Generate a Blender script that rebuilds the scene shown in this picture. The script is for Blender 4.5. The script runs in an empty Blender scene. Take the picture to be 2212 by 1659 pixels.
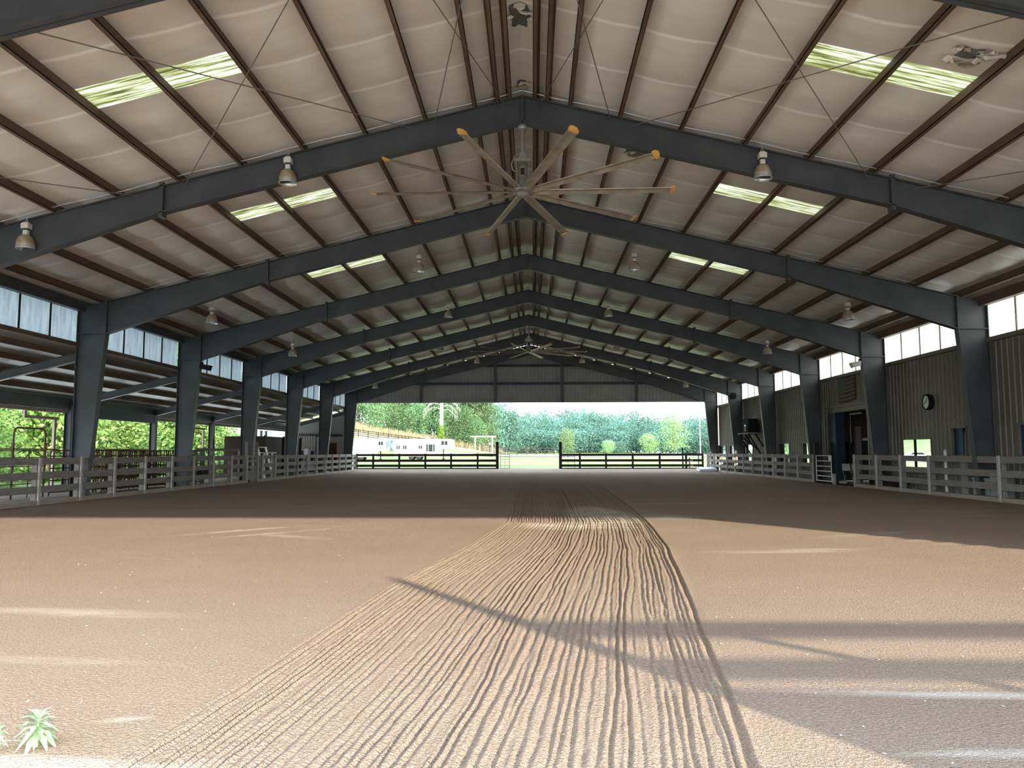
import bpy, bmesh, math, random
from mathutils import Vector, Matrix, noise
random.seed(11)
SC = bpy.context.scene
COL = SC.collection
PI = math.pi
R = math.radians

# ------------------------------------------------------------------ helpers
class MB:
    """collects simple solids; build() links them as one mesh object"""
    def __init__(s): s.v = []; s.f = []
    def add(s, vs, fs):
        n = len(s.v); s.v += [tuple(v) for v in vs]; s.f += [tuple(i + n for i in f) for f in fs]; return s
    def box(s, x0, x1, y0, y1, z0, z1):
        return s.add([(x0,y0,z0),(x1,y0,z0),(x1,y1,z0),(x0,y1,z0),(x0,y0,z1),(x1,y0,z1),(x1,y1,z1),(x0,y1,z1)],
                     [(0,3,2,1),(4,5,6,7),(0,1,5,4),(1,2,6,5),(2,3,7,6),(3,0,4,7)])
    def bar(s, p, q, w, h, up=(0,0,1)):
        p, q = Vector(p), Vector(q); d = (q-p).normalized(); u = Vector(up)
        a = d.cross(u)
        if a.length < 1e-4: a = d.cross(Vector((1,0,0)))
        a.normalize(); b = a.cross(d).normalized()
        a = a*w/2; b = b*h/2
        return s.add([p-a-b,p+a-b,p+a+b,p-a+b,q-a-b,q+a-b,q+a+b,q-a+b],
                     [(0,1,2,3),(7,6,5,4),(0,4,5,1),(1,5,6,2),(2,6,7,3),(3,7,4,0)])
    def tube(s, pts, r, n=8, r1=None, cap=True):
        pts = [Vector(p) for p in pts]; m = len(pts); rings = []
        a = None; vs = []
        for i, p in enumerate(pts):
            d = (pts[min(i+1,m-1)] - pts[max(i-1,0)]).normalized()
            if a is None:
                a = d.cross(Vector((0,0,1)))
                if a.length < 1e-3: a = d.cross(Vector((1,0,0)))
            else:
                a = a - d*a.dot(d)
            a.normalize(); b = d.cross(a)
            rr = r if r1 is None else r + (r1-r)*i/(m-1)
            for k in range(n):
                t = 2*PI*k/n; vs.append(p + a*math.cos(t)*rr + b*math.sin(t)*rr)
        fs = []
        for i in range(m-1):
            for k in range(n):
                fs.append((i*n+k, i*n+(k+1)%n, (i+1)*n+(k+1)%n, (i+1)*n+k))
        if cap: fs += [tuple(range(n))[::-1], tuple((m-1)*n+k for k in range(n))]
        return s.add(vs, fs)
    def lathe(s, prof, c=(0,0,0), n=20, axis='Z'):
        vs = []; fs = []; m = len(prof)
        for (r, z) in prof:
            for k in range(n):
                t = 2*PI*k/n; x, y = r*math.cos(t), r*math.sin(t)
                vs.append((c[0]+x, c[1]+y, c[2]+z) if axis == 'Z' else (c[0]+z, c[1]+x, c[2]+y))
        for i in range(m-1):
            for k in range(n): fs.append((i*n+k, i*n+(k+1)%n, (i+1)*n+(k+1)%n, (i+1)*n+k))
        return s.add(vs, fs)
    def prism(s, poly, vec):
        n = len(poly); vec = Vector(vec); p = [Vector(q) for q in poly]
        return s.add(p + [q+vec for q in p], [tuple(range(n))[::-1], tuple(range(n, 2*n))] +
                     [(i, (i+1)%n, (i+1)%n+n, i+n) for i in range(n)])
    def quad(s, a, b, c, d): return s.add([a,b,c,d], [(0,1,2,3)])
    def build(s, name, mat, parent=None, smooth=False, bevel=0):
        me = bpy.data.meshes.new(name)
        o = Vector((0,0,0))
        q = parent
        while q is not None: o += q.location; q = q.parent
        me.from_pydata([tuple(Vector(v)-o) for v in s.v], [], s.f)
        bm = bmesh.new(); bm.from_mesh(me); bmesh.ops.recalc_face_normals(bm, faces=bm.faces); bm.to_mesh(me); bm.free()
        me.materials.append(mat)
        if smooth:
            for p in me.polygons: p.use_smooth = True
        ob = bpy.data.objects.new(name, me); COL.objects.link(ob)
        if parent is not None: ob.parent = parent
        if bevel:
            md = ob.modifiers.new('bevel', 'BEVEL'); md.width = bevel; md.segments = 1; md.limit_method = 'ANGLE'
        return ob

def tag(o, label=None, cat=None, group=None, kind=None):
    if label: o['label'] = label
    if cat: o['category'] = cat
    if group: o['group'] = group
    if kind: o['kind'] = kind
    return o
def thing(name, loc, label, cat, group=None, rz=0):
    o = bpy.data.objects.new(name, None); COL.objects.link(o); o.empty_display_size = .2
    o.location = loc; o.rotation_euler = (0,0,rz)
    return tag(o, label, cat, group)
def struct(o): o['kind'] = 'structure'; return o
def copy_tree(o, parent=None):
    c = o.copy(); COL.objects.link(c)
    if parent is not None: c.parent = parent
    for ch in [x for x in bpy.data.objects if x.parent == o]: copy_tree(ch, c)
    return c
def place(proto, loc, rz, label, group=None, first=False):
    c = proto if first else copy_tree(proto)
    c.location = loc; c.rotation_euler = (0,0,rz); c['label'] = label
    if group: c['group'] = group
    return c
def sm(a, b, t):
    t = max(0., min(1., (t-a)/(b-a))); return t*t*(3-2*t)
def interp(tab, y):
    if y <= tab[0][0]: return tab[0][1]
    for (a, va), (b, vb) in zip(tab, tab[1:]):
        if y <= b: return va + (vb-va)*(y-a)/(b-a)
    return tab[-1][1]

# ------------------------------------------------------------------ materials
class N:
    def __init__(s, name):
        s.m = bpy.data.materials.new(name); s.m.use_nodes = True
        s.t = s.m.node_tree; s.t.nodes.clear()
        s.out = s.t.nodes.new('ShaderNodeOutputMaterial')
    def n(s, typ, **kw):
        nd = s.t.nodes.new(typ)
        for k, v in kw.items():
            if k in nd.inputs.keys(): nd.inputs[k].default_value = v
            else: setattr(nd, k, v)
        return nd
    def l(s, a, b): s.t.links.new(a, b)
    def coord(s, scale=(1,1,1), kind='Object'):
        tc = s.n('ShaderNodeTexCoord'); mp = s.n('ShaderNodeMapping'); mp.inputs['Scale'].default_value = scale
        s.l(tc.outputs[kind], mp.inputs['Vector']); return mp.outputs['Vector']
    def noise(s, vec, scale, detail=4, rough=.55):
        nd = s.n('ShaderNodeTexNoise', Scale=scale, Detail=detail, Roughness=rough); s.l(vec, nd.inputs['Vector']); return nd.outputs['Fac']
    def ramp(s, fac, stops):
        r = s.n('ShaderNodeValToRGB'); e = r.color_ramp.elements
        while len(e) < len(stops): e.new(.5)
        for el, (p, c) in zip(e, stops):
            el.position = p; el.color = (*c, 1) if len(c) == 3 else c
        s.l(fac, r.inputs['Fac']); return r.outputs['Color']
    def mix(s, fac, a, b, typ='MIX'):
        m = s.n('ShaderNodeMix', data_type='RGBA', blend_type=typ)
        for inp, v in ((m.inputs[0], fac), (m.inputs[6], a), (m.inputs[7], b)):
            if hasattr(v, 'is_output'): s.l(v, inp)
            else: inp.default_value = (*v, 1) if isinstance(v, tuple) else v
        return m.outputs[2]
    def math(s, op, a, b=0., c=None):
        m = s.n('ShaderNodeMath', operation=op)
        for i, v in enumerate((a, b) if c is None else (a, b, c)):
            if hasattr(v, 'is_output'): s.l(v, m.inputs[i])
            else: m.inputs[i].default_value = v
        return m.outputs[0]
    def bump(s, h, strength, dist=.02, normal=None):
        b = s.n('ShaderNodeBump', Strength=strength, Distance=dist); s.l(h, b.inputs['Height'])
        if normal: s.l(normal, b.inputs['Normal'])
        return b.outputs['Normal']
    def pbr(s, col, rough=.6, metal=0., spec=.5, normal=None):
        p = s.n('ShaderNodeBsdfPrincipled')
        for k, v in (('Base Color', col), ('Roughness', rough), ('Metallic', metal), ('Specular IOR Level', spec)):
            if hasattr(v, 'is_output'): s.l(v, p.inputs[k])
            else: p.inputs[k].default_value = (*v, 1) if isinstance(v, tuple) else v
        if normal: s.l(normal, p.inputs['Normal'])
        s.l(p.outputs[0], s.out.inputs['Surface']); return p
def mottled(name, a, b, scale=3, rough=.6, metal=0., spec=.4, stretch=(1,1,1), bump=0., lo=.35, hi=.65):
    k = N(name); v = k.coord(stretch); f = k.noise(v, scale, 3)
    c = k.ramp(f, [(lo, a), (hi, b)])
    nm = k.bump(f, bump, .01) if bump else None
    k.pbr(c, rough, metal, spec, nm); return k.m
M = {}
M['steel'] = mottled('painted_steel', (.047,.053,.06), (.066,.073,.079), 1.3, .48, 0, .45)
M['jamb'] = mottled('dark_blue_steel', (.016,.03,.055), (.022,.038,.065), 1.3, .5)
M['purlin'] = mottled('red_oxide_primer', (.10,.062,.042), (.15,.098,.066), 2.2, .6, 0, .35, (1,.25,1))
M['gate_red'] = mottled('rusty_red_pipe', (.105,.042,.034), (.155,.072,.06), 4, .55)
M['rod'] = mottled('rod_steel', (.16,.14,.12), (.22,.2,.18), 5, .5, .3)
M['galv'] = mottled('galvanised', (.42,.42,.41), (.55,.55,.53), 5, .42, .5)
M['offwhite'] = mottled('off_white_paint', (.62,.6,.54), (.74,.72,.66), 6, .5)
M['grime'] = mottled('dusty_shade', (.36,.27,.17), (.52,.44,.33), 7, .42, .25)
M['chrome'] = mottled('bright_rim', (.6,.62,.6), (.72,.74,.72), 7, .25, .6)
M['blade'] = mottled('dusty_blade', (.30,.255,.20), (.43,.39,.335), 3, .4, .35)
M['tip'] = mottled('yellow_tip', (.62,.30,.07), (.75,.42,.12), 6, .5)
M['hub'] = mottled('grey_cast_metal', (.28,.27,.25), (.38,.37,.35), 5, .45, .5)
M['wall'] = mottled('taupe_sheet_metal', (.15,.13,.108), (.19,.168,.14), .9, .5, 0, .4)
M['gable'] = mottled('grey_sheet_metal', (.26,.265,.26), (.31,.315,.31), .9, .5, 0, .4)
M['black'] = mottled('black_plastic', (.012,.012,.013), (.02,.02,.02), 5, .85, 0, .15)
M['dark_rail'] = mottled('dark_stained_wood', (.028,.022,.02), (.045,.036,.032), 6, .7, 0, .2, (.4,4,4))
M['brown'] = mottled('dark_brown_board', (.024,.014,.01), (.042,.024,.017), 5, .7, 0, .25, (4,4,.5))
M['lumber'] = mottled('pale_lumber', (.30,.24,.18), (.42,.35,.28), 6, .75, 0, .2, (4,.5,4))
M['white'] = mottled('white_sheet', (.78,.78,.77), (.84,.84,.83), 3, .4)
M['glass_dark'] = mottled('dark_glass', (.02,.025,.03), (.03,.035,.04), 3, .1)
M['tyre'] = mottled('tyre_rubber', (.02,.02,.02), (.035,.033,.03), 8, .8)
M['blue_graphic'] = mottled('blue_graphic', (.015,.085,.26), (.03,.12,.32), 5, .4)
M['bark'] = mottled('bark', (.10,.075,.055), (.17,.14,.11), 5, .9, 0, .1, (3,3,.5))
M['deadwood'] = mottled('bleached_wood', (.36,.335,.315), (.47,.45,.43), 3, .8, 0, .1, (3,3,.4))
M['navy'] = mottled('navy_panel', (.02,.045,.10), (.03,.06,.13), 2, .5)
M['pink'] = mottled('faded_purple_paint', (.35,.22,.36), (.42,.28,.42), 4, .6)
M['crate'] = mottled('pale_grey_board', (.30,.33,.31), (.38,.40,.38), 3, .7)
M['red'] = mottled('red_paint', (.35,.03,.05), (.42,.05,.07), 4, .5)
M['asphalt'] = mottled('grey_asphalt', (.27,.28,.30), (.34,.35,.37), 2, .9)
M['dirt_floor'] = mottled('packed_earth', (.15,.125,.10), (.22,.185,.15), 1.5, .95, 0, .1)
M['chairback'] = mottled('pale_chair_vinyl', (.55,.56,.52), (.62,.63,.6), 5, .5)
M['clockface'] = mottled('pale_clock_face', (.52,.62,.55), (.58,.68,.6), 2, .3)

def wood_mat(name, a, b):
    k = N(name); v = k.coord((6,.8,9)); f = k.noise(v, 2.5, 4, .65); v2 = k.coord((.8,.8,.8)); g = k.noise(v2, 1.1, 2)
    c = k.ramp(f, [(.3, a), (.7, b)])
    c = k.mix(k.math('MULTIPLY', g, .35), c, tuple(x*.55 for x in a))
    k.pbr(c, .8, 0, .25); return k.m
M['fence'] = wood_mat('weathered_board', (.21,.187,.175), (.38,.345,.315))
M['batten'] = wood_mat('pale_weathered_post', (.44,.405,.36), (.58,.54,.48))
M['curb'] = wood_mat('dusty_kickboard', (.36,.305,.25), (.47,.41,.34))

# ceiling vinyl: white facing with taped seams across
def ceil_mat():
    k = N('vinyl_insulation_facing'); v = k.coord()
    sp = k.n('ShaderNodeSeparateXYZ'); k.l(v, sp.inputs[0])
    wob = k.math('MULTIPLY', k.math('SINE', k.math('MULTIPLY', sp.outputs['X'], 1.7)), .02)
    y = k.math('ADD', sp.outputs['Y'], wob)
    ph = k.math('FRACT', k.math('DIVIDE', k.math('SUBTRACT', y, 18.44-183*1.83/1.83), 1.83))
    d = k.math('MINIMUM', ph, k.math('SUBTRACT', 1., ph))
    seam = k.math('SUBTRACT', 1., k.math('MINIMUM', k.math('MULTIPLY', k.math('MAXIMUM', k.math('SUBTRACT', d, .012), 0.), 36.), 1.))
    st = k.noise(k.coord((.35,1.6,1)), 1.4, 3, .6)
    base = k.ramp(st, [(.3, (.72,.68,.63)), (.7, (.82,.79,.745))])
    fine = k.noise(k.coord((1,7,1)), 3., 2, .6)
    base = k.mix(k.math('MULTIPLY', fine, .18), base, (.70,.66,.61))
    c = k.mix(k.math('MULTIPLY', seam, .95), base, (.98,.97,.95))
    k.pbr(c, .36, 0, .5); return k.m
M['ceiling'] = ceil_mat()

def translucent(name, cols, stretch, scale, tr=.7, extra=None):
    k = N(name); v = k.coord(stretch); f = k.noise(v, scale, 4, .65)
    c = k.ramp(f, cols)
    d = k.n('ShaderNodeBsdfDiffuse'); t = k.n('ShaderNodeBsdfTranslucent'); mx = k.n('ShaderNodeMixShader'); mx.inputs[0].default_value = tr
    k.l(c, d.inputs[0]); k.l(c, t.inputs[0]); k.l(d.outputs[0], mx.inputs[1]); k.l(t.outputs[0], mx.inputs[2])
    k.l(mx.outputs[0], k.out.inputs['Surface']); return k.m
M['skylight'] = translucent('algae_stained_fibreglass', [(.36,(.05,.046,.012)),(.46,(.16,.15,.045)),(.56,(.36,.345,.2)),(.66,(.64,.63,.52))], (.3,13,1), 2.2, .8)
M['panel_left'] = translucent('shaded_clerestory_fibreglass', [(.3,(.17,.195,.205)),(.7,(.30,.335,.345))], (1,3,.5), 1.8, .7)  # same fibreglass as the right strip, its sunless dimness put into the colour
M['panel_right'] = translucent('sunlit_clerestory_fibreglass', [(.36,(.5,.5,.49)),(.6,(.84,.84,.82))], (1,5,.5), 2.2, .85)  # sunlit brightness put into a paler, more transmissive copy of the fibreglass

def leaf_mat(name, dark, mid, light, tr=.35):
    k = N(name); oi = k.n('ShaderNodeObjectInfo')
    g = k.n('ShaderNodeNewGeometry')
    f = k.noise(k.coord((1,1,1)), 1.4, 3, .7)
    r = k.math('ADD', k.math('MULTIPLY', f, .55), k.math('MULTIPLY', g.outputs['Random Per Island'], .45))
    c = k.ramp(r, [(.25, dark), (.5, mid), (.8, light)])
    hs = k.n('ShaderNodeHueSaturation'); k.l(c, hs.inputs['Color'])
    k.l(k.math('ADD', .49, k.math('MULTIPLY', oi.outputs['Random'], .022)), hs.inputs['Hue'])
    k.l(k.math('ADD', .68, k.math('MULTIPLY', oi.outputs['Random'], .55)), hs.inputs['Value'])
    d = k.n('ShaderNodeBsdfDiffuse'); t = k.n('ShaderNodeBsdfTranslucent'); mx = k.n('ShaderNodeMixShader'); mx.inputs[0].default_value = tr
    k.l(hs.outputs[0], d.inputs[0]); k.l(hs.outputs[0], t.inputs[0]); k.l(d.outputs[0], mx.inputs[1]); k.l(t.outputs[0], mx.inputs[2])
    k.l(mx.outputs[0], k.out.inputs['Surface']); return k.m
M['leaf_near'] = leaf_mat('sunny_maple_leaf', (.08,.16,.04), (.23,.37,.10), (.50,.60,.23), .45)
M['leaf_hill'] = leaf_mat('mixed_wood_leaf', (.065,.14,.065), (.15,.26,.115), (.28,.38,.17))
M['leaf_far_haze'] = leaf_mat('hazy_blue_green_leaf', (.07,.165,.14), (.145,.28,.22), (.26,.41,.28))  # distance haze is put into the leaf colour as a blue-green tint
M['leaf_light'] = leaf_mat('pale_green_leaf', (.19,.33,.15), (.3,.44,.2), (.42,.54,.27))
M['ivy'] = leaf_mat('ivy_leaf', (.10,.2,.03), (.17,.30,.05), (.25,.36,.08))
M['spurge'] = leaf_mat('spurge_leaf', (.20,.36,.19), (.30,.46,.27), (.42,.56,.34), .2)
M['straw'] = mottled('dry_grass_blade', (.55,.46,.30), (.72,.63,.45), 6, .8)
M['tall_grass'] = leaf_mat('tan_hay_grass', (.34,.29,.16), (.44,.38,.22), (.52,.46,.28), .3)

# arena dirt: "sand" is a per-vertex mask of pale dry sand, "drag" a mask of curved drag marks
def dirt_mat():
    k = N('arena_dirt'); tc = k.n('ShaderNodeTexCoord'); P = tc.outputs['Object']
    big = k.noise(P, .35, 3, .6); midn = k.noise(k.coord((.6,2.2,1)), 1.3, 4, .65); fine = k.noise(P, 42, 3, .75)
    c = k.ramp(big, [(.3, (.40,.30,.218)), (.7, (.475,.362,.268))])
    c = k.mix(k.math('MULTIPLY', midn, .3), c, (.31,.218,.15))
    c = k.mix(k.ramp(fine, [(.42,(0,)*3),(.66,(.75,)*3)]), c, (.62,.495,.38))
    at = k.n('ShaderNodeAttribute', attribute_name='sand')
    msk = k.math('MULTIPLY', at.outputs['Fac'], k.ramp(midn, [(.36, (.12,)*3), (.56, (1.,)*3)]))
    c = k.mix(msk, c, (.86,.76,.62))
    k.pbr(c, .95, 0, .12, k.bump(fine, 1., .075)); return k.m
M['dirt'] = dirt_mat()
STREAKS = [(2.95,5.28,1.35,.085,-.03,1.0),(2.75,4.28,.7,.07,.02,.9),(-4.3,7.75,1.5,.22,-.12,.55),(-3.6,6.0,1.3,.12,-.1,.35),
    (-5.6,15.9,.16,1.7,-.75,.9),(-4.75,15.4,.14,1.4,-.75,.9),(-4.3,14.7,1.1,.2,-.5,.5),(4.1,12.6,1.5,.25,.08,.55),(4.9,12.9,1.0,.1,.1,.7),
    (1.9,19.5,.95,3.8,.05,1.7),(1.0,17.0,1.3,1.1,0,1.1),(3.4,19.2,.9,.9,0,.8),(4.2,24,1.6,.5,.1,.45),(-2.55,4.0,.85,.17,.02,1.4),(-1.9,3.9,.6,.1,.3,.9),
    (2.2,3.93,.7,.05,0,.8),(-2.2,4.7,.18,.04,.2,.8),(-3.4,24,1.4,.3,.5,.2),(6.5,15.2,1.6,.25,.5,.3)]
def sand_mask(X, Y):
    m = 0.
    for (x, y, a, b, t, st) in STREAKS:
        dx, dy = X-x, Y-y
        if abs(dx) > 4 or abs(dy) > 4: continue
        ct, sn = math.cos(t), math.sin(t); u = (dx*ct+dy*sn)/a; w = (dy*ct-dx*sn)/b
        m = max(m, (1-u*u-w*w)*st)
    return max(0., min(1., m))
def drag_height(X, Y):
    h = 0.
    for (cx, cy, ky, r0, wd, fr, amp, ph) in ((7.2,19,.55,2.6,1.6,26,.012,0),(-3.6,22,.5,2.8,1.4,24,.009,1),(-5.,16.5,.6,2.2,1.2,26,.010,2)):
        r = math.hypot(X-cx, (Y-cy)*ky); m = 1-abs((r-r0)/wd)
        if m <= 0: continue
        n_ = noise.noise((X*.6, Y*.5, ph)); 
        h += amp*m*max(0, min(1, n_*2.5+.45))*math.sin((r+.25*n_)*fr)
    return h

def grass_mat(name, a, b, c3, dry=None):
    k = N(name); P = k.coord(); f = k.noise(P, .12, 5, .6); g = k.noise(P, 3., 4, .7)
    c = k.ramp(f, [(.32, a), (.5, b), (.68, c3)]); c = k.mix(k.math('MULTIPLY', g, .5), c, tuple(x*.7 for x in b))
    k.pbr(c, .95, 0, .1, k.bump(g, .5, .05)); return k.m
M['grass'] = grass_mat('mown_grass', (.12,.18,.06), (.18,.225,.09), (.25,.26,.125))
M['hillgrass'] = grass_mat('dry_hill_grass', (.28,.28,.14), (.38,.34,.2), (.44,.4,.24))
M['aisle_ceiling'] = mottled('aisle_lining', (.36,.36,.335), (.44,.44,.41), 1.5, .5)
M['shed_side'] = mottled('pale_shed_siding', (.20,.21,.225), (.26,.27,.285), 1.5, .5)
M['bounce_gravel'] = mottled('pale_bounce_gravel', (.66,.60,.53), (.80,.74,.66), 9, .95, 0, .1)  # unseen ground behind the camera, made pale to bounce sunlight onto the ceiling

# ------------------------------------------------------------------ dimensions
F1, BAY = 18.44, 7.62
def F(i): return F1 + BAY*(i-1)
FRONT, BACK = F(-1), F(7)
HW = 15.25                                  # outer line of the columns
def rz(x): return 10.2 - .245*abs(x)        # top of rafters
def cz(x): return rz(x) + .25                # roof sheet on top of the purlins
def rdep(x):
    x = abs(x); return .68 if x < 8.8 else .68 + (x-8.8)/(14.24-8.8)*.44
KX, KZ = 14.25, 5.6
ORD = ['first','second','third','fourth','fifth','sixth','seventh','eighth','ninth','tenth','eleventh','twelfth','thirteenth']

# ------------------------------------------------------------------ terrain
def T(x, y):
    z = .0139*max(0, min(y, 140)-68) + .004*max(0, y-140)
    z += .18*max(0, -x-5)*sm(110, 165, y)
    if x > 35: z *= 1-sm(35, 60, x)
    if x > 80: z += .004*(x-80)**2*sm(60, 120, y)
    if x < -26 and y < 110: z += .03*(-26-x)*(1-sm(90,110,y))
    return z
def terrain(name, x0, x1, y0, y1, st, mat, off=-.04, hole=None):
    mb = MB(); nx, ny = int((x1-x0)/st), int((y1-y0)/st)
    for j in range(ny+1):
        for i in range(nx+1):
            x, y = x0+st*i, y0+st*j; mb.v.append((x, y, T(x, y)+off))
    for j in range(ny):
        for i in range(nx):
            a = j*(nx+1)+i; mb.f.append((a, a+1, a+nx+2, a+nx+1))
    o = mb.build(name, mat, smooth=True); struct(o); return o
terrain('ground', -240, 240, 68, 380, 4, M['grass'])
terrain('ground', -240, -20.4, -60, 68, 4.1, M['grass'])
terrain('ground', 21.6, 241.6, -60, 68, 4, M['grass'])
terrain('ground', 15.6, 22, 43.2, 68, 3.2, M['grass'], -.03)
struct(MB().quad((-20.6,-60,-.045),(22,-60,-.045),(22,2.9,-.045),(-20.6,2.9,-.045)).build('ground', M['bounce_gravel']))
struct(MB().quad((-20.6,2.9,-.05),(22,2.9,-.05),(22,68.2,-.05),(-20.6,68.2,-.05)).build('ground', M['dirt_floor']))
# road across the far meadow, climbing the hill at the left
mb = MB(); pts = []
for i in range(61):
    x = -90 + 3*i; y = 131 - .10*(x+10) + (0 if x > -12 else .012*(x+12)**2*.35)
    pts.append((x, y))
for (xa, ya), (xb, yb) in zip(pts, pts[1:]):
    mb.quad((xa,ya-3.2,T(xa,ya-3.2)+.03),(xb,yb-3.2,T(xb,yb-3.2)+.03),(xb,yb+3.2,T(xb,yb+3.2)+.03),(xa,ya+3.2,T(xa,ya+3.2)+.03))
struct(mb.build('road', M['asphalt']))

# ------------------------------------------------------------------ arena floor with raked strip
XL = [(0,-2.1),(4,-1.93),(5.3,-1.8),(7.7,-1.63),(9.5,-1.46),(13,-.93),(17.8,-.41),(24,-.42),(36,-.45),(66,-.6)]
XR = [(0,1.15),(4,1.36),(5.3,1.53),(7.7,1.8),(9.5,2.05),(13,2.45),(17.8,2.83),(24,3.08),(36,3.4),(66,3.7)]
def floor():
    rnd = random.Random(5)
    gr = []; u = .012
    while u < .99:
        gr.append((u, rnd.choice([.006,.008,.010,.015]), rnd.uniform(.0032,.0052), rnd.uniform(0, 9)))
        u += rnd.choice([.015,.018,.02,.024,.03])*rnd.uniform(.8,1.2)
    gr[-1] = (.985, .028, .008, 1.)
    ys = []; y = -3.
    while y < 66.2: ys.append(y); y += .05 if 3.5 < y < 8 else (.09 if y < 20 else (.22 if y < 34 else .8))
    ys.append(66.2)
    NU, NS = 520, 80; mb = MB(); ncol = NU+1+2*NS; sand = []
    side = [ (i/NS)**.55 for i in range(NS) ]               # finer toward the raked strip
    for y in ys:
        xl, xr = interp(XL, y), interp(XR, y); w = xr-xl; berm = .17*sm(62.5, 65.2, y)
        fade = 1 - sm(36, 50, y); q = (y-18)*.02
        for t in side:
            x = -14.62+(xl+14.62)*t; mb.v.append((x, y, berm + (drag_height(x, y) if 8 < y < 34 else 0)))
        for i in range(NU+1):
            uu = i/NU; h = 0.
            for (g, dep, wd, ph) in gr:
                d = uu - g - .004*math.sin(y*.9+ph) - .0022*math.sin(y*2.3+ph*2) - .0009*math.sin(y*9.+ph*5)
                if abs(d) < .02: h += -dep*math.exp(-(d/wd)**2) + dep*.45*math.exp(-((abs(d)-2*wd)/wd)**2)
            h += .004*noise.noise((uu*w*9, y*3.5, 0)) + .005*noise.noise((uu*w*30, y*14, 3))
            e = min(1, uu/.01, (1-uu)/.01)
            mb.v.append((xl+w*uu, y, berm + h*fade*e))
        for t in side[::-1]:
            x = 14.62-(14.62-xr)*t; mb.v.append((x, y, berm + (drag_height(x, y) if 8 < y < 34 else 0)))
    for j in range(len(ys)-1):
        for i in range(ncol-1):
            a = j*ncol+i; mb.f.append((a, a+1, a+ncol+1, a+ncol))
    o = mb.build('floor', M['dirt'], smooth=True); struct(o)
    at = o.data.attributes.new('sand', 'FLOAT', 'POINT')
    at.data.foreach_set('value', [sand_mask(v[0], v[1]) for v in mb.v])
floor()

# ------------------------------------------------------------------ roof sheet (ceiling) with skylight openings
PX = [.35,.65,1.2,2.4,3.85,5.36,6.88,8.4,9.92,11.44,12.96,14.45]
SKY = [(F(i)+3.2, F(i)+4.02) for i in range(0, 7)]
def ceil_z(s, x, y):
    """underside of the sagging insulation on slope s, x measured from the ridge"""
    xs = [0.] + PX + [15.45]
    for a, b in zip(xs, xs[1:]):
        if a <= x <= b: break
    u = (x-a)/(b-a); wdt = min(1., (b-a)/1.5); v = ((y-18.44)/1.83) % 1.
    sag = wdt*4*u*(1-u)*(.045+.055*math.sin(PI*v)+.012*noise.noise((x*1.5*s, y*1.3, 7)))
    if (b-a) < .8 or x >= 14.45: sag *= .3
    if 5.36 < x < 8.4:
        d = min(abs(y-(p+q)/2) for p, q in SKY); sag *= sm(.42, 1.3, d)
    return cz(x)-sag
def ceiling(s, name):
    xs = [0.] + PX + [15.45]; cols = []
    for a, b in zip(xs, xs[1:]):
        n = 6 if b-a > .7 else 2
        for i in range(n): cols.append((a+(b-a)*i/n, a, b))
    cols.append((15.45, 14.45, 15.45))
    ys = set()
    y0, y1 = FRONT-.3, BACK+.25
    k = -9
    while True:
        ya = 18.44+1.83*k; k += 1
        if ya > y1: break
        for i in range(7): ys.add(round(ya+1.83*i/7, 3))
    for a, b in SKY: ys.add(round(a,3)); ys.add(round(b,3))
    ys = sorted(y for y in ys if y0 <= y <= y1); ys = [y0]+ys+[y1]
    mb = MB(); n = len(cols)
    for y in ys:
        for (x, a, b) in cols: mb.v.append((s*x, y, ceil_z(s, min(x, 15.45), y)))
    for j in range(len(ys)-1):
        ym = (ys[j]+ys[j+1])/2
        sk = any(a < ym < b for a, b in SKY)
        for i in range(n-1):
            xm = (cols[i][0]+cols[i+1][0])/2
            if sk and 5.36 < xm < 8.4: continue
            q = j*n+i; mb.f.append((q, q+1, q+n+1, q+n))
    struct(mb.build(name, M['ceiling'], smooth=True))
ceiling(-1, 'ceiling'); ceiling(1, 'ceiling')
# metal roof sheets above the insulation
for s in (-1, 1):
    mb = MB()
    ye = [FRONT-.4] + [v for p in SKY for v in (p[0]-.2, p[1]+.2)] + [BACK+.4]
    for q in range(len(ye)-1):
        spans = [(0, 5.3), (8.46, 15.75)] if q % 2 else [(0, 15.75)]
        for a, b in spans:
            mb.quad((s*a, ye[q], cz(a)+.09), (s*b, ye[q], cz(b)+.09), (s*b, ye[q+1], cz(b)+.09), (s*a, ye[q+1], cz(a)+.09))
    struct(mb.build('ceiling', M['gable']))
BAYN = ['bay over the entrance','nearest bay in view','second bay in view','third bay in view','fourth bay in view','fifth bay in view','sixth bay in view','farthest bay']
for bi, (a, b) in enumerate(SKY, 1):
    for s in (-1, 1):
        mb = MB(); ny, nx = 54, 6; x0, x1 = 5.3, 8.46
        for j in range(ny+1):
            y = a-.2+(b-a+.4)*j/ny; wv = .022*math.sin(2*PI*(y-a)/.137)
            for i in range(nx+1):
                x = x0+(x1-x0)*i/nx; mb.v.append((s*x, y, cz(x)+.03+wv))
        for j in range(ny):
            for i in range(nx):
                q = j*(nx+1)+i; mb.f.append((q, q+1, q+nx+2, q+nx+1))
        o = mb.build('roof_skylight', M['skylight'], smooth=True)
        tag(o, 'green-stained translucent roof panel on the %s slope, %s' % ('left' if s < 0 else 'right', BAYN[bi]), 'skylight', 'translucent roof panels')

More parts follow.
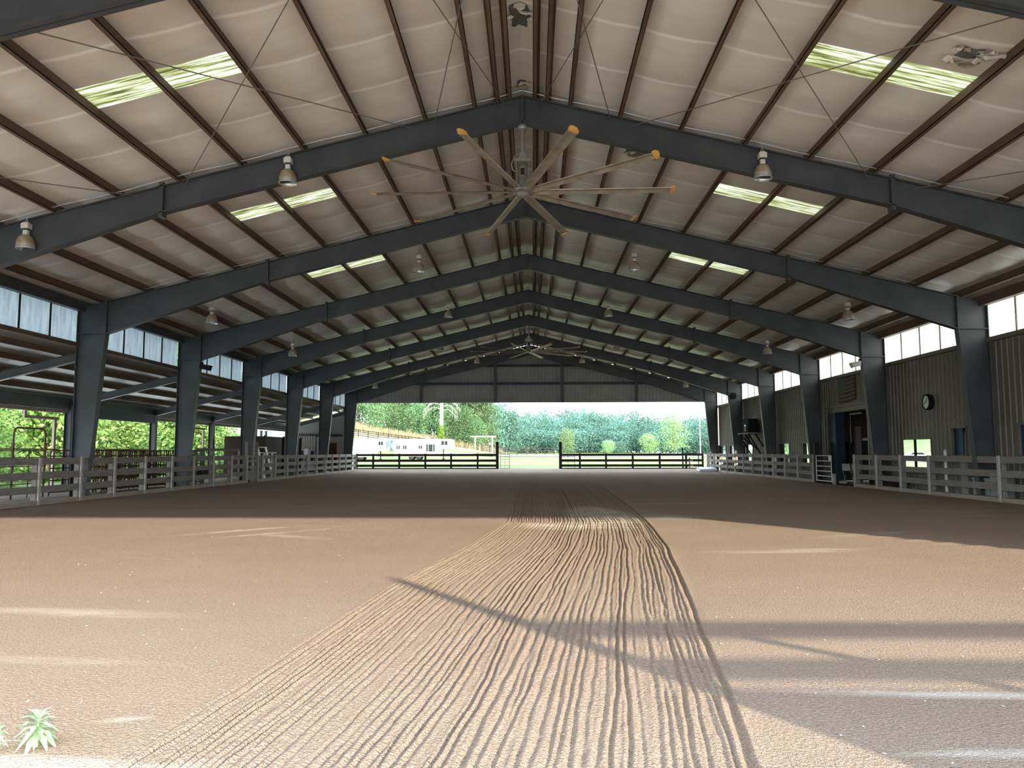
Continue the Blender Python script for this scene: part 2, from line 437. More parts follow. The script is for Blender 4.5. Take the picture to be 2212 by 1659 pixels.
# ------------------------------------------------------------------ steel frames
FLAB = {-1:'dark steel frame at the entrance over the near edge of the dirt', 0:'nearest dark steel frame, showing only in the top corners of the view',
 1:'dark steel frame that carries the near ceiling fan', 2:'dark steel frame on the first pair of full columns, behind the near fan',
 3:'third dark steel frame, its two columns carrying small floodlights', 4:'fourth dark steel frame, on the far side of the open doorway',
 5:'dark steel frame that carries the far ceiling fan', 6:'dark steel frame just in front of the gable wall', 7:'last dark steel frame against the gable wall'}
def i_section(mb, poly_in, y, web=.02, fl=.24, th=.025):
    """web plate from a closed XZ outline, flanges along the listed edges"""
    pass
for fi in range(-1, 8):
    y = F(fi)
    t = thing('steel_frame', (0, y, 0), FLAB[fi], 'building frame', 'steel frames of the hall')
    for s in (-1, 1):
        col = MB()
        # web
        base_in = 14.72
        col.prism([(s*HW,y-.012,0),(s*base_in,y-.012,0),(s*KX,y-.012,KZ),(s*14.5,y-.012,rz(14.5)),(s*HW,y-.012,rz(HW))], (0,.024,0))
        col.box(min(s*HW,s*(HW-.025)), max(s*HW,s*(HW-.025)), y-.13, y+.13, 0, rz(HW))
        dx, dz = KX-base_in, KZ
        col.prism([(s*base_in,y-.13,0),(s*(base_in+.03),y-.13,0),(s*(KX+.03),y-.13,KZ),(s*KX,y-.13,KZ)], (0,.26,0))
        col.box(min(s*KX,s*HW), max(s*KX,s*HW), y-.12, y+.12, KZ-.012, KZ+.012)   # stiffener at the knee
        co = col.build('column', M['steel'], t)
        MB().box(min(s*14.62,s*15.3), max(s*14.62,s*15.3), y-.2, y+.2, 0, .03).build('base_plate', M['steel'], co)
        raf = MB()
        xs = [0, 4.4, 8.8, KX]
        for a, b in zip(xs, xs[1:]):
            za, zb = rz(a), rz(b); da, db = rdep(a), rdep(b)
            raf.prism([(s*a,y-.01,za),(s*b,y-.01,zb),(s*b,y-.01,zb-db),(s*a,y-.01,za-da)], (0,.02,0))
            raf.prism([(s*a,y-.12,za),(s*b,y-.12,zb),(s*b,y-.12,zb-.025),(s*a,y-.12,za-.025)], (0,.24,0))
            raf.prism([(s*a,y-.12,za-da+.025),(s*b,y-.12,zb-db+.025),(s*b,y-.12,zb-db),(s*a,y-.12,za-da)], (0,.24,0))
        raf.prism([(s*KX,y-.12,KZ),(s*KX,y-.12,rz(KX)),(s*14.53,y-.12,rz(14.53)),(s*14.53,y-.12,rz(14.53)-.03),(s*(KX+.06),y-.12,KZ)], (0,.24,0))
        ro = raf.build('rafter', M['steel'], t)
        sp = MB().prism([(s*8.74,y-.12,rz(8.8)+.08),(s*8.84,y-.12,rz(8.8)+.08),(s*8.84,y-.12,rz(8.8)-.78),(s*8.74,y-.12,rz(8.8)-.78)], (0,.24,0))
        sp.build('splice_plate', M['steel'], ro)
    MB().box(-.02,.02,y-.12,y+.12,9.5,10.2).build('ridge_plate', M['steel'], t)

# ------------------------------------------------------------------ purlins
def zsec(mb, x, zt, y0, y1, s, h=.25, f=.095, th=.014):
    mb.box(x-th/2, x+th/2, y0, y1, zt-h, zt)
    a, b = sorted((x, x+s*f)); mb.box(a, b, y0, y1, zt-th, zt)
    a, b = sorted((x, x-s*f)); mb.box(a, b, y0, y1, zt-h, zt-h+th)
    a, b = sorted((x-s*f, x-s*f+s*th)); mb.box(a, b, y0, y1, zt-h, zt-h+.03)
for s in (-1, 1):
    for i, x in enumerate(PX):
        mb = MB(); zsec(mb, s*x, rz(x)+.248, FRONT, BACK, s)
        w = 'left' if s < 0 else 'right'
        lab = 'rust-brown roof purlin, %s one down the %s slope from the ridge' % (ORD[i], w)
        tag(mb.build('roof_purlin', M['purlin']), lab, 'roof purlin', 'roof purlins on the %s slope' % w)
    mb = MB(); mb.box(min(s*15.02,s*15.24), max(s*15.02,s*15.24), FRONT, BACK, rz(15.1)-.14, rz(15.1)+.18)
    tag(mb.build('eave_strut', M['purlin'] if s > 0 else M['steel']), 'long eave beam above the translucent strip on the %s side' % ('left' if s < 0 else 'right'), 'beam')

# ------------------------------------------------------------------ clerestory strips
wn = 1
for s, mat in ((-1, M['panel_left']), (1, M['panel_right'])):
    for fi in range(-1, 7):
        a, b = F(fi), F(fi+1)
        w = thing('window_%d' % wn, (s*15.32, a, 5.3), None, None); struct(w); wn += 1
        mb = MB(); n = 76
        prof = []
        for i in range(n+1):
            yy = a+.02+(b-a-.04)*i/n; ph = i % 4
            prof.append((s*(15.32+(.0 if ph in (0,1) else .022)), yy))
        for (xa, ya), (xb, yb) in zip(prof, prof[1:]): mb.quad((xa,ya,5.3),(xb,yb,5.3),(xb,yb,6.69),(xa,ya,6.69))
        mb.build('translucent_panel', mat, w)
        for i in range(1, 5):
            yy = a+BAY*i/5
            MB().box(min(s*15.27,s*15.31), max(s*15.27,s*15.31), yy-.022, yy+.022, 5.3, 6.66).build('mullion', M['black'] if s < 0 else M['wall'], w)
    mb = MB().box(min(s*15.2,s*15.42), max(s*15.2,s*15.42), FRONT, BACK, 5.16, 5.3)
    struct(mb.build('trim_%d' % (1 if s < 0 else 2), M['purlin'] if s < 0 else M['wall']))

# ------------------------------------------------------------------ ribbed sheet walls
def ribbed(u0, u1, z0, ztop, holes, P, pitch=.305, depth=.032):
    """P(u, n, z) maps along-wall, out-of-wall and height to a point; holes = (ua, ub, za, zb)"""
    mb = MB(); br = {u0, u1}
    u = u0
    def dep(u):
        p = (u-u0) % pitch
        if p < .018: return depth*p/.018
        if p < .07: return depth
        if p < .088: return depth*(1-(p-.07)/.018)
        return 0.
    while u < u1:
        for d in (0, .018, .07, .088): 
            if u+d < u1: br.add(round(u+d, 4))
        u += pitch
    for h in holes: br.add(h[0]); br.add(h[1])
    br = sorted(br)
    for a, b in zip(br, br[1:]):
        if b-a < 1e-5: continue
        m = (a+b)/2
        za = z0(a) if callable(z0) else z0
        seg = [(za, None)]
        cuts = sorted((h[2], h[3]) for h in holes if h[0]-1e-6 <= a and b <= h[1]+1e-6)
        zc = [za]
        for c in cuts: zc += [c[0], c[1]]
        for k in range(0, len(zc), 2):
            lo = zc[k]
            if k+1 < len(zc): hiA = hiB = zc[k+1]
            else: hiA = ztop(a) if callable(ztop) else ztop; hiB = ztop(b) if callable(ztop) else ztop
            if min(hiA, hiB)-lo < 1e-4 and max(hiA, hiB)-lo < 1e-4: continue
            mb.quad(P(a,dep(a+1e-5),lo), P(b,dep(b-1e-5),lo), P(b,dep(b-1e-5),hiB), P(a,dep(a+1e-5),hiA))
    return mb
WIN = [(61.94,64.14),(59.5,60.63),(54.42,56.68),(46.72,48.7),(43.35,44.35),(30.21,32.57)]
SMW = [(27.78,28.68),(23.9,24.8)]
HOLES = [(a,b,.93,2.03) for a, b in WIN] + [(a,b,1.43,2.38) for a, b in SMW] + [(35.77,39.5,.0,3.72)]
struct(ribbed(FRONT, BACK, 0., 5.2, HOLES, lambda u,n,z: (15.36-n,u,z)).build('wall_right', M['wall']))
for i, (a, b) in enumerate(WIN):
    w = thing('window_%d' % wn, (15.36, a, .93), None, None); struct(w); wn += 1
    fr = MB(); fr.box(15.3,15.4,a-.06,b+.06,2.03,2.08).box(15.3,15.4,a-.06,b+.06,.88,.93).box(15.3,15.4,a-.05,a,.93,2.03).box(15.3,15.4,b,b+.05,.93,2.03)
    fr.build('window_frame', M['wall'], w)
    m_ = (a+b)/2 + .15
    MB().box(15.34,15.4,m_-.05,m_+.05,.93,2.03).build('mullion', M['black'], w)
    if i < 5: MB().box(15.37,15.39,m_,b,.93,2.03).build('dark_pane', M['glass_dark'], w)
for i, (a, b) in enumerate(SMW):
    w = thing('window_%d' % wn, (15.36, a, 1.43), None, None); struct(w); wn += 1
    fr = MB(); fr.box(15.25,15.4,a-.08,b+.08,2.38,2.43).box(15.3,15.4,a-.06,b+.06,1.38,1.43).box(15.3,15.4,a-.04,a,1.43,2.38).box(15.3,15.4,b,b+.04,1.43,2.38)
    fr.build('window_frame', M['wall'], w)
    MB().box(15.42,15.46,a+.38,b+.05,1.4,2.4).build('shutter', M['navy'], w)
# doorway in the right wall
d = thing('door_1', (15.36, 35.77, 0), None, None); struct(d)
MB().box(15.2,15.4,35.6,40.45,3.72,3.80).box(15.3,15.62,35.7,40.4,3.5,3.72).build('door_header', M['wall'], d)
MB().box(15.3,15.75,39.5,40.35,0,3.5).build('door_jamb', M['jamb'], d)
MB().box(15.3,15.5,35.62,35.77,0,3.72).build('door_jamb', M['wall'], d)

# right lean-to rooms behind the wall
struct(ribbed(FRONT, 41.6, -.05, 3.9, [], lambda u,n,z: (21.3+n,u,z), .61).build('wall_right', M['wall']))
struct(MB().quad((15.4,FRONT,5.2),(21.6,FRONT,3.75),(21.6,43.2,3.75),(15.4,43.2,5.2)).build('ceiling', M['brown']))
struct(MB().quad((15.4,FRONT,0),(15.4,FRONT,5.2),(21.3,FRONT,3.8),(21.3,FRONT,0)).build('wall_front', M['wall']))
rm = MB().box(15.5,19.7,43.0,43.08,0,4.6).box(19.7,21.3,43.0,43.08,2.6,4.0)
struct(rm.build('wall_back', M['brown']))
struct(MB().box(16.4,21.2,33.0,33.06,2.4,4.6).build('wall_front', M['brown']))
struct(MB().box(16.6,16.7,28.0,30.0,0,2.9).build('wall_back', M['brown']))
struct(MB().quad((15.36,FRONT,-.02),(21.3,FRONT,-.02),(21.3,43.2,-.02),(15.36,43.2,-.02)).build('floor', M['dirt_floor']))
for i, (x, yy) in enumerate(((16.2,39.2),(17.5,38.9))):
    o = MB().box(x-.08,x+.08,yy-.55,yy+.55,3.4,3.47).build('strip_light', M['offwhite'])
    tag(o, 'pale strip light on the dark ceiling inside the doorway, %s one' % ('left' if i == 0 else 'right'), 'ceiling light', 'strip lights inside the doorway')
o = MB().box(16.92,17.18,41.0,41.24,0,2.85).build('timber_post', M['fence'])
tag(o, 'square grey timber post standing inside the open doorway', 'post')
o = MB().tube([(16.15,39.75,3.4),(16.15,39.75,2.0)],.012,6).build('hanging_cord', M['offwhite']); tag(o, 'thin white cord hanging from the ceiling inside the doorway', 'cord')
o = MB().box(18.05,18.4,42.97,43.0,2.1,2.28).build('wall_sign', M['offwhite']); tag(o, 'small blank white sign on the back wall inside the doorway', 'sign')
w = thing('window_%d' % wn, (17, 43, 1), None, None); struct(w); wn += 1
MB().box(16.55,17.0,42.95,43.0,.9,2.1).box(17.3,18.3,42.95,43.0,.9,2.1).build('dark_pane', M['glass_dark'], w)
MB().box(16.5,16.55,42.93,43.0,.85,2.15).box(16.5,18.35,42.93,43.0,2.1,2.16).build('window_frame', M['brown'], w)

# ------------------------------------------------------------------ far gable wall, lean-to end walls
GY = 64.30
struct(ribbed(-14.9, 14.9, 5.7, lambda x: cz(x)-.02, [], lambda u,n,z: (u,GY+.16-n,z)).build('wall_back', M['gable']))
struct(MB().box(-14.35,14.35,GY-.02,GY+.18,5.62,5.72).build('trim_3', M['gable']))
for i, (z, hw) in enumerate(((7.2, 11.8), (8.68, 5.8))):
    o = MB().box(-hw,hw,GY-.06,GY+.12,z-.1,z+.1).build('wall_girt', M['jamb'])
    tag(o, 'dark horizontal girt across the far gable wall, %s one' % ('lower' if i == 0 else 'upper'), 'beam', 'gable wall girts')
for i, x in enumerate((-8.98,-2.85,2.66,8.75)):
    o = MB().box(x-.1,x+.1,GY-.12,GY+.1,5.62,rz(x)-.5).build('gable_stud', M['steel'])
    tag(o, 'short dark steel post on the far gable wall, %s from the left' % ORD[i], 'post', 'gable wall posts')
struct(MB().prism([(-15.3,GY+.1,0),(-20.1,GY+.1,0),(-20.1,GY+.1,3.8),(-15.3,GY+.1,4.95)], (0,.08,0)).build('wall_back', M['gable']))
o = MB().box(-20,-15.3,GY-.04,GY+.1,2.85,3.05).build('wall_girt', M['jamb']); tag(o, 'dark girt across the end wall of the open side aisle', 'beam')
for s_, q in ((-1, 4), (1, 5)): struct(MB().box(min(s_*15.2,s_*15.42), max(s_*15.2,s_*15.42), GY-.05, GY+.2, 0, 6.6).build('trim_%d' % q, M['gable']))
# front gable panel over the entrance and its header
struct(ribbed(-14.9, 14.9, 5.65, lambda x: cz(x)-.02, [], lambda u,n,z: (u,FRONT-.1+n,z)).build('wall_front', M['gable']))

# ------------------------------------------------------------------ left lean-to
def lz(x): return 4.95 - .245*(-15.28-x)          # top of lean-to rafter
struct(MB().quad((-15.25,FRONT,lz(-15.25)+.2),(-20.7,FRONT,lz(-20.7)+.2),(-20.7,BACK+.2,lz(-20.7)+.2),(-15.25,BACK+.2,lz(-15.25)+.2)).build('ceiling', M['aisle_ceiling']))
struct(MB().quad((-15.25,FRONT,lz(-15.25)+.28),(-20.8,FRONT,lz(-20.8)+.28),(-20.8,BACK+.2,lz(-20.8)+.28),(-15.25,BACK+.2,lz(-15.25)+.28)).build('ceiling', M['gable']))
for i, x in enumerate((-15.7,-16.75,-17.9,-19.05)):
    mb = MB(); zsec(mb, x, lz(x)+.198, FRONT, BACK, -1, .2)
    tag(mb.build('roof_purlin', M['purlin']), 'rust-brown purlin under the side aisle roof, %s out from the hall columns' % ORD[i], 'roof purlin', 'purlins of the side aisle')
o = MB().box(-20.1,-19.92,FRONT,BACK,3.42,3.95).build('eave_beam', M['steel']); tag(o, 'dark outer eave beam of the open side aisle', 'beam')
o = MB().box(-20.18,-20.1,FRONT,BACK,3.28,3.42).build('eave_trim', M['lumber']); tag(o, 'pale trim board under the outer eave of the side aisle', 'trim board')
for fi in range(1, 8):
    y = F(fi)
    t = thing('aisle_frame', (-20, y, 0), 'side aisle post and sloping rafter at the %s column on the left' % (ORD[fi-1] if fi > 0 else 'near'), 'building frame', 'side aisle frames')
    mb = MB().box(-20.14,-19.86,y-.012,y+.012,0,3.9).box(-20.15,-20.13,y-.14,y+.14,0,3.9).box(-19.87,-19.85,y-.14,y+.14,0,3.9)
    mb.build('post', M['steel'], t)
    za, zb = lz(-15.28), lz(-20)
    mb = MB().prism([(-15.28,y-.01,za),(-20,y-.01,zb),(-20,y-.01,zb-.3),(-15.28,y-.01,za-.3)], (0,.02,0))
    for o_ in (0,-.285): mb.prism([(-15.28,y-.09,za+o_),(-20,y-.09,zb+o_),(-20,y-.09,zb+o_-.015),(-15.28,y-.09,za+o_-.015)], (0,.18,0))
    mb.build('rafter', M['steel'], t)
o = MB().box(-19.91,-19.84,F(3)+.2,F(4)-.15,3.12,3.6).build('header_panel', M['jamb']); tag(o, 'dark blue-green header panel under the eave between two aisle posts', 'panel')
for fi, lab in ((3,'pale sliding door track frame beside the nearest visible aisle post'),(5,'pale sliding door track frame beside a farther aisle post')):
    y = F(fi)
    t = thing('door_track', (-20.3, y-.45, 0), lab, 'door frame', 'door track frames')
    MB().box(-20.36,-20.26,y-.62,y-.48,0,3.05).build('post', M['lumber'], t)
    MB().box(-20.36,-20.28,y-2.6,y-.3,2.98,3.1).box(-20.36,-20.28,y-2.6,y-2.45,3.1,3.4).build('track', M['lumber'], t)
t = thing('shed', (-23.5, 67, T(-23.5,67)), 'white-sided shed outside, seen past the far end of the left aisle', 'shed')
ribbed(63.2, 72.5, -.1, 4.2, [(65.1,65.7,1.9,3.4),(66.3,66.9,1.9,3.4)], lambda u,n,z: (-22.6+n,u,z), .4, .015).build('wall', M['shed_side'], t)
MB().box(-26,-22.62,63.2,63.3,-.1,4.2).box(-26,-22.62,72.4,72.5,-.1,4.2).build('end_wall', M['shed_side'], t)
MB().prism([(-22.3,63,4.15),(-26.2,63,4.9),(-26.2,63,5.0),(-22.3,63,4.27)], (0,9.8,0)).build('roof', M['galv'], t)
for y in (65.1,66.3): MB().box(-22.72,-22.66,y,y+.6,1.9,3.4).build('dark_window', M['glass_dark'], t)

# ------------------------------------------------------------------ high-bay lamps
def make_lamp():
    t = thing('high_bay_lamp', (0,0,0), '', 'hanging lamp')
    r = MB(); prof = [(.045,.36),(.09,.345),(.14,.31),(.175,.25),(.198,.18),(.21,.11)]
    r.lathe(prof, n=24); r.build('reflector', M['grime'], t, smooth=True)
    lip = MB(); lip.lathe([(.21,.11),(.213,.06),(.222,.015),(.226,0),(.217,0),(.2,.06),(.195,.11),(.16,.22),(.05,.33)], n=24); lip.build('reflector_rim', M['chrome'], t, smooth=True)
    MB().box(-.055,.055,-.05,.05,.355,.47).build('lamp_neck', M['offwhite'], t)
    MB().box(-.06,.06,-.05,.05,.47,.505).build('gap_bracket', M['black'], t)
    MB().box(-.09,.09,-.085,.085,.505,.63).box(-.06,.06,-.06,.06,.63,.66).build('ballast_box', M['offwhite'], t)
    h = MB(); h.tube([(.035*math.cos(a), 0, .69+.035*math.sin(a)) for a in [i*PI/6 for i in range(13)]], .007, 6); h.tube([(0,0,.72),(0,0,.90)], .01, 6)
    h.build('hook', M['galv'], t)
    return t
lamp = make_lamp(); first = True
ROWS = [(18.3,(-12.05,-5.68,5.72),'row nearest the camera'),(29.35,(-12.05,-4.1,4.1,12.05),'second row'),
        (39.5,(-12.05,-4.08,4.08,12.05),'third row'),(49.6,(-12.0,-5.67,5.6,12.0),'fourth row by the far fan'),(60.1,(-11.95,-4.07,4.05,11.95),'last row before the gable wall')]
for y, xs, nm in ROWS:
    for x in xs:
        pos = ('outer ' if abs(x) > 8 else 'inner ') + ('left' if x < 0 else 'right')
        place(lamp, (x, y, rz(x)-.77), 0, 'bell-shaped lamp, %s one of the %s' % (pos, nm), 'bell lamps under the roof', first); first = False

# ------------------------------------------------------------------ ceiling fans
def make_fan(y, z, ang, label, tilt):
    t = thing('ceiling_fan', (0, y, z), label, 'ceiling fan', 'giant ceiling fans')
    t.rotation_euler = (tilt, 0, 0)
    def B(mb, nm, m, par=t, smooth=False):
        o = mb.build(nm, m, None, smooth); o.parent = par; return o
    hb = MB().lathe([(0,-.035),(.12,-.035),(.17,-.02),(.30,-.015),(.31,.03),(.28,.05),(.0,.06)], n=30); hub = B(hb, 'hub', M['hub'], smooth=True)
    B(MB().lathe([(0,-.05),(.11,-.048),(.13,-.035)], n=24), 'hub_cap', M['galv'], hub, True)
    mt = MB().lathe([(.0,.05),(.13,.06),(.15,.12),(.15,.26),(.12,.30),(.105,.34),(.105,.62),(.09,.66),(0,.66)], n=20); mo = B(mt, 'motor', M['hub'], smooth=True)
    B(MB().box(-.045,.045,-.13,-.10,.40,.55), 'nameplate', M['brown'], mo)
    fr = MB()
    for sx in (-1, 1):
        for sy in (-1, 1): fr.tube([(sx*.15,sy*.15,.05),(sx*.15,sy*.15,.74)], .014, 8)
    fr.box(-.2,.2,-.2,.2,.70,.78)
    B(fr, 'motor_frame', M['hub'])
    ro = MB(); ro.prism([(-.13,-.06,.78),(.13,-.06,.78),(.055,-.06,.98),(-.055,-.06,.98)], (0,.12,0)); ro.tube([(0,0,.9),(0,0,1.6)], .05, 12); ro.lathe([(0,1.55),(.10,1.56),(.12,1.62),(.12,1.74),(.07,1.78),(0,1.78)], n=16)
    B(ro, 'down_rod', M['hub'], smooth=False)
    cb = MB().tube([(-.06,-.1,.95),(-.2,-.12,.84),(-.27,-.12,.66),(-.24,-.12,.5),(-.15,-.12,.46)], .012, 6); B(cb, 'power_cable', M['galv'], smooth=True)
    for k in range(10):
        a = R(ang + 36*k); ca, sa = math.cos(a), math.sin(a)
        def P(r, w, h): return (ca*r - sa*w, sa*r + ca*w, h)
        sec = [(-.105,.02),(-.06,.04),(.02,.03),(.105,-.032),(.108,-.042),(.02,.008),(-.05,.012),(-.10,.002)]
        mb = MB(); rr = [.26,1.2,2.4,3.58]; n = len(sec)
        for r in rr:
            for (w, h) in sec: mb.v.append(P(r, w, h))
        for i in range(len(rr)-1):
            for j in range(n): mb.f.append((i*n+j, i*n+(j+1)%n, (i+1)*n+(j+1)%n, (i+1)*n+j))
        mb.f += [tuple(range(n))[::-1], tuple((len(rr)-1)*n+j for j in range(n))]
        bl = B(mb, 'blade', M['blade'])
        tp = MB(); pr = [(-.10,.0),(.10,-.03)]
        tp.add([P(3.55,-.105,.055),P(3.55,.11,-.02),P(3.62,.105,-.005),P(3.665,.05,.03),P(3.675,-.03,.06),P(3.64,-.09,.07),
                P(3.55,-.105,.0),P(3.55,.11,-.055),P(3.62,.105,-.045),P(3.665,.05,-.01),P(3.675,-.03,.02),P(3.64,-.09,.03)],
               [(0,1,2,3,4,5),(11,10,9,8,7,6),(0,6,7,1),(1,7,8,2),(2,8,9,3),(3,9,10,4),(4,10,11,5),(5,11,6,0)])
        B(tp, 'blade_tip', M['tip'], bl)
    return t
make_fan(F(1)+.05, 7.84, -73, 'giant ten-blade ceiling fan near the camera, blades dusty with orange-yellow tips', R(-1.3))
make_fan(F(5), 7.86, -69, 'far ceiling fan of the same kind, small and dim before the gable wall', 0)

# ------------------------------------------------------------------ bracing rods, conduits
def rod(p, q, lab, r=.011):
    tag(MB().tube([p, q], r, 6).build('bracing_rod', M['rod']), lab, 'bracing rod', 'roof bracing rods')
zb = lambda x: rz(x)-.12
for s in (-1, 1):
    w = 'left' if s < 0 else 'right'
    for (a, b, nm) in ((.4, 2.15, 'beside the ridge'), (2.65, 8.27, 'past the near skylight'), (9.3, 14.4, 'near the eave')):
        rod((s*a,F(0),zb(a)), (s*b,F(1),zb(b)), 'bracing rod %s, %s slope, running outward from the camera' % (nm, w))
        rod((s*b,F(0),zb(b)), (s*a,F(1),zb(a)), 'bracing rod %s, %s slope, running inward from the camera' % (nm, w))
for fi, nm in ((1,'frame with the near fan'),(2,'next frame behind the near fan'),(3,'third frame'),(4,'fourth frame')):
    for s in (-1, 1):
        pts = [(s*x, F(fi)-.16, rz(x)+.09-.02*math.sin(x*2.1)) for x in [i*.8 for i in range(18)]]
        tag(MB().tube(pts, .016 if fi == 1 else .013, 6).build('conduit', M['galv']), 'thin pale conduit along the top of the %s, %s half' % (nm, 'left' if s < 0 else 'right'), 'conduit', 'conduits along the frames')

# ------------------------------------------------------------------ torn insulation
def torn(x0, x1, y0, y1, lab, flaps, seed, core=1.):
    rnd = random.Random(seed); xm, ym = (x0+x1)/2, (y0+y1)/2; sg = 1 if xm >= 0 else -1
    Z = lambda x, y: ceil_z(1 if x >= 0 else -1, abs(x), y)
    t = thing('torn_insulation', (xm, ym, Z(xm,ym)), lab, 'torn insulation', 'tears in the ceiling insulation')
    mb = MB(); n = 26; rings = 5; vs = []
    rad = [rnd.uniform(.72, 1.) for i in range(n)]
    for q in range(1, rings+1):
        for i in range(n):
            a = 2*PI*i/n; k = rad[i]*q/rings*core
            x = xm+(x1-x0)/2*k*max(-1,min(1,1.25*math.cos(a))); y = ym+(y1-y0)/2*k*max(-1,min(1,1.25*math.sin(a))); vs.append((x, y, Z(x,y)-.012))
    fs = [((q*n+i), (q*n+(i+1)%n), ((q+1)*n+(i+1)%n), ((q+1)*n+i)) for q in range(rings-1) for i in range(n)] + [tuple(range(n))]
    mb.add(vs, fs).build('bare_roof_metal', M['gable_dark'], t)
    for q in range(flaps):
        mb = MB(); a = rnd.uniform(0, 2*PI); e = rnd.uniform(.55,.95)
        cx = xm+(x1-x0)*.5*e*math.cos(a); cy = ym+(y1-y0)*.5*e*math.sin(a); w = rnd.uniform(.06,.13)
        z = Z(cx,cy); vs = [(cx,cy,z-.03)]
        for i in range(8):
            b = 2*PI*i/8; rr = w*rnd.uniform(.4,1.15); vs.append((cx+rr*1.7*math.cos(b), cy+rr*.7*math.sin(b), z-.03-rnd.uniform(-.01,.08)))
        mb.add(vs, [(0,i,i%8+1) for i in range(1,9)]); mb.build('torn_flap', M['offwhite'] if rnd.random() > .15 else M['lumber'], t)
M['gable_dark'] = mottled('bare_roof_sheet', (.11,.12,.12), (.20,.21,.21), 4, .5, .2)
torn(-.24,.22,14.7,15.7,'ragged hole torn in the ceiling lining on the ridge, near top edge', 5, 2, .95)
torn(-.14,.11,18.0,18.3,'small tear in the ridge lining just above the near frame', 2, 3)
torn(7.4,8.3,12.95,13.6,'wide ragged tear with hanging white flaps beside the right near skylight', 16, 4, .55)
torn(2.7,3.7,20.4,21.0,'torn lining with a drooping flap behind the near fan, right of ridge', 5, 6)
torn(12.95,14.2,35.2,35.6,'small split in the lining near the right eave', 3, 8)

# ------------------------------------------------------------------ arena side fences
def side_fence(s, ys, label, gap=None, skip_batten=(), name='board_fence'):
    t = thing(name, (s*14.7, ys[0], 0), label, 'fence')
    rnd = random.Random(int(ys[0]*10)+s)
    for y in ys:
        if y not in skip_batten:
            MB().box(min(s*14.57,s*14.63), max(s*14.57,s*14.63), y-.055, y+.055, .0, 1.43).build('batten', M['batten'], t, bevel=.006)
        MB().box(min(s*14.67,s*14.83), max(s*14.67,s*14.83), y-.04, y+.13, -.05, 1.40).build('post', M['fence'], t, bevel=.008)
    for (z0, z1) in ((1.20,1.41),(.77,.985),(.36,.575)):
        i = 0
        while i < len(ys)-1:
            j = min(i+2, len(ys)-1); d = rnd.uniform(-.012,.012)
            MB().add(*[ [(s*14.63,ys[i]+.004,z0+d),(s*14.67,ys[i]+.004,z0+d),(s*14.67,ys[i]+.004,z1+d),(s*14.63,ys[i]+.004,z1+d),
                         (s*14.63,ys[j]-.004,z0-d),(s*14.67,ys[j]-.004,z0-d),(s*14.67,ys[j]-.004,z1-d),(s*14.63,ys[j]-.004,z1-d)],
                        [(0,1,2,3),(7,6,5,4),(0,4,5,1),(1,5,6,2),(2,6,7,3),(3,7,4,0)] ]).build('rail', M['fence'], t, bevel=.006)
            i = j
    MB().box(min(s*14.60,s*14.86), max(s*14.60,s*14.86), ys[0]-.1, ys[-1]+.1, -.03, .14).build('kickboard', M['curb'], t, bevel=.01)
    return t
LY1 = [14.6,16.8,18.95,21.1,23.31,25.49,27.57,29.78,32.0,34.09,36.24,38.45,40.5]
LY2 = [42.1,42.87,45.04,47.27,49.35,51.49,53.68,55.89,57.96,60.1,62.2,64.2,65.75]
side_fence(-1, LY1, 'near run of weathered board fence along the left side of the dirt')
side_fence(-1, LY2, 'far run of weathered board fence on the left, beyond the taller wooden gate')
side_fence(1, [16.1,18.25,20.4,22.56,24.72,26.88,29.03,31.25,33.4,35.65], 'near run of board fence on the right, ending at the doorway', skip_batten=(26.88,))
side_fence(1, [40.85,43.2,45.36,47.62,49.79,52.0,54.26,56.49,58.75,60.83,63.0,65.3], 'far run of board fence on the right, beyond the pipe gate')
# tall wooden gate in the left fence
t = thing('wooden_gate', (-14.7, 41.3, 0), 'taller wooden gate with two high posts interrupting the left fence', 'gate')
for y in (40.55, 42.02):
    MB().box(-14.74,-14.6,y-.07,y+.07,0,2.12).build('post', M['fence'], t, bevel=.008)
for z in (1.80,1.28,1.05,.72): MB().box(-14.66,-14.62,40.62,41.95,z,z+.14).build('rail', M['fence'], t)
MB().box(-14.66,-14.62,40.62,41.95,.14,.62).build('solid_panel', M['fence'], t)
# pipe gate at the right opening
t = thing('pipe_gate', (14.62, 38.3, 0), 'pale five-bar pipe gate standing across part of the right opening', 'gate')
for z in (.12,.36,.6,.84,1.1,1.36): MB().tube([(14.62,38.4,z),(14.66,40.5,z)], .024, 8).build('bar', M['galv'], t)
MB().tube([(14.62,38.4,0.08),(14.62,38.4,1.39)],.028,8).tube([(14.66,40.5,.08),(14.66,40.5,1.39)],.028,8).build('gate_end', M['galv'], t)
MB().box(14.58,14.62,38.32,38.62,1.12,1.36).build('latch_plate', M['offwhite'], t)
o = MB().box(14.58,14.72,38.15,38.22,0,.5).build('gate_stop', M['galv']); tag(o, 'short pale stake at the foot of the pipe gate', 'stake')
o = MB().box(14.62,14.86,40.55,40.75,0,2.05).build('gate_post', M['brown']); tag(o, 'tall dark timber post between pipe gate and far right fence', 'post')

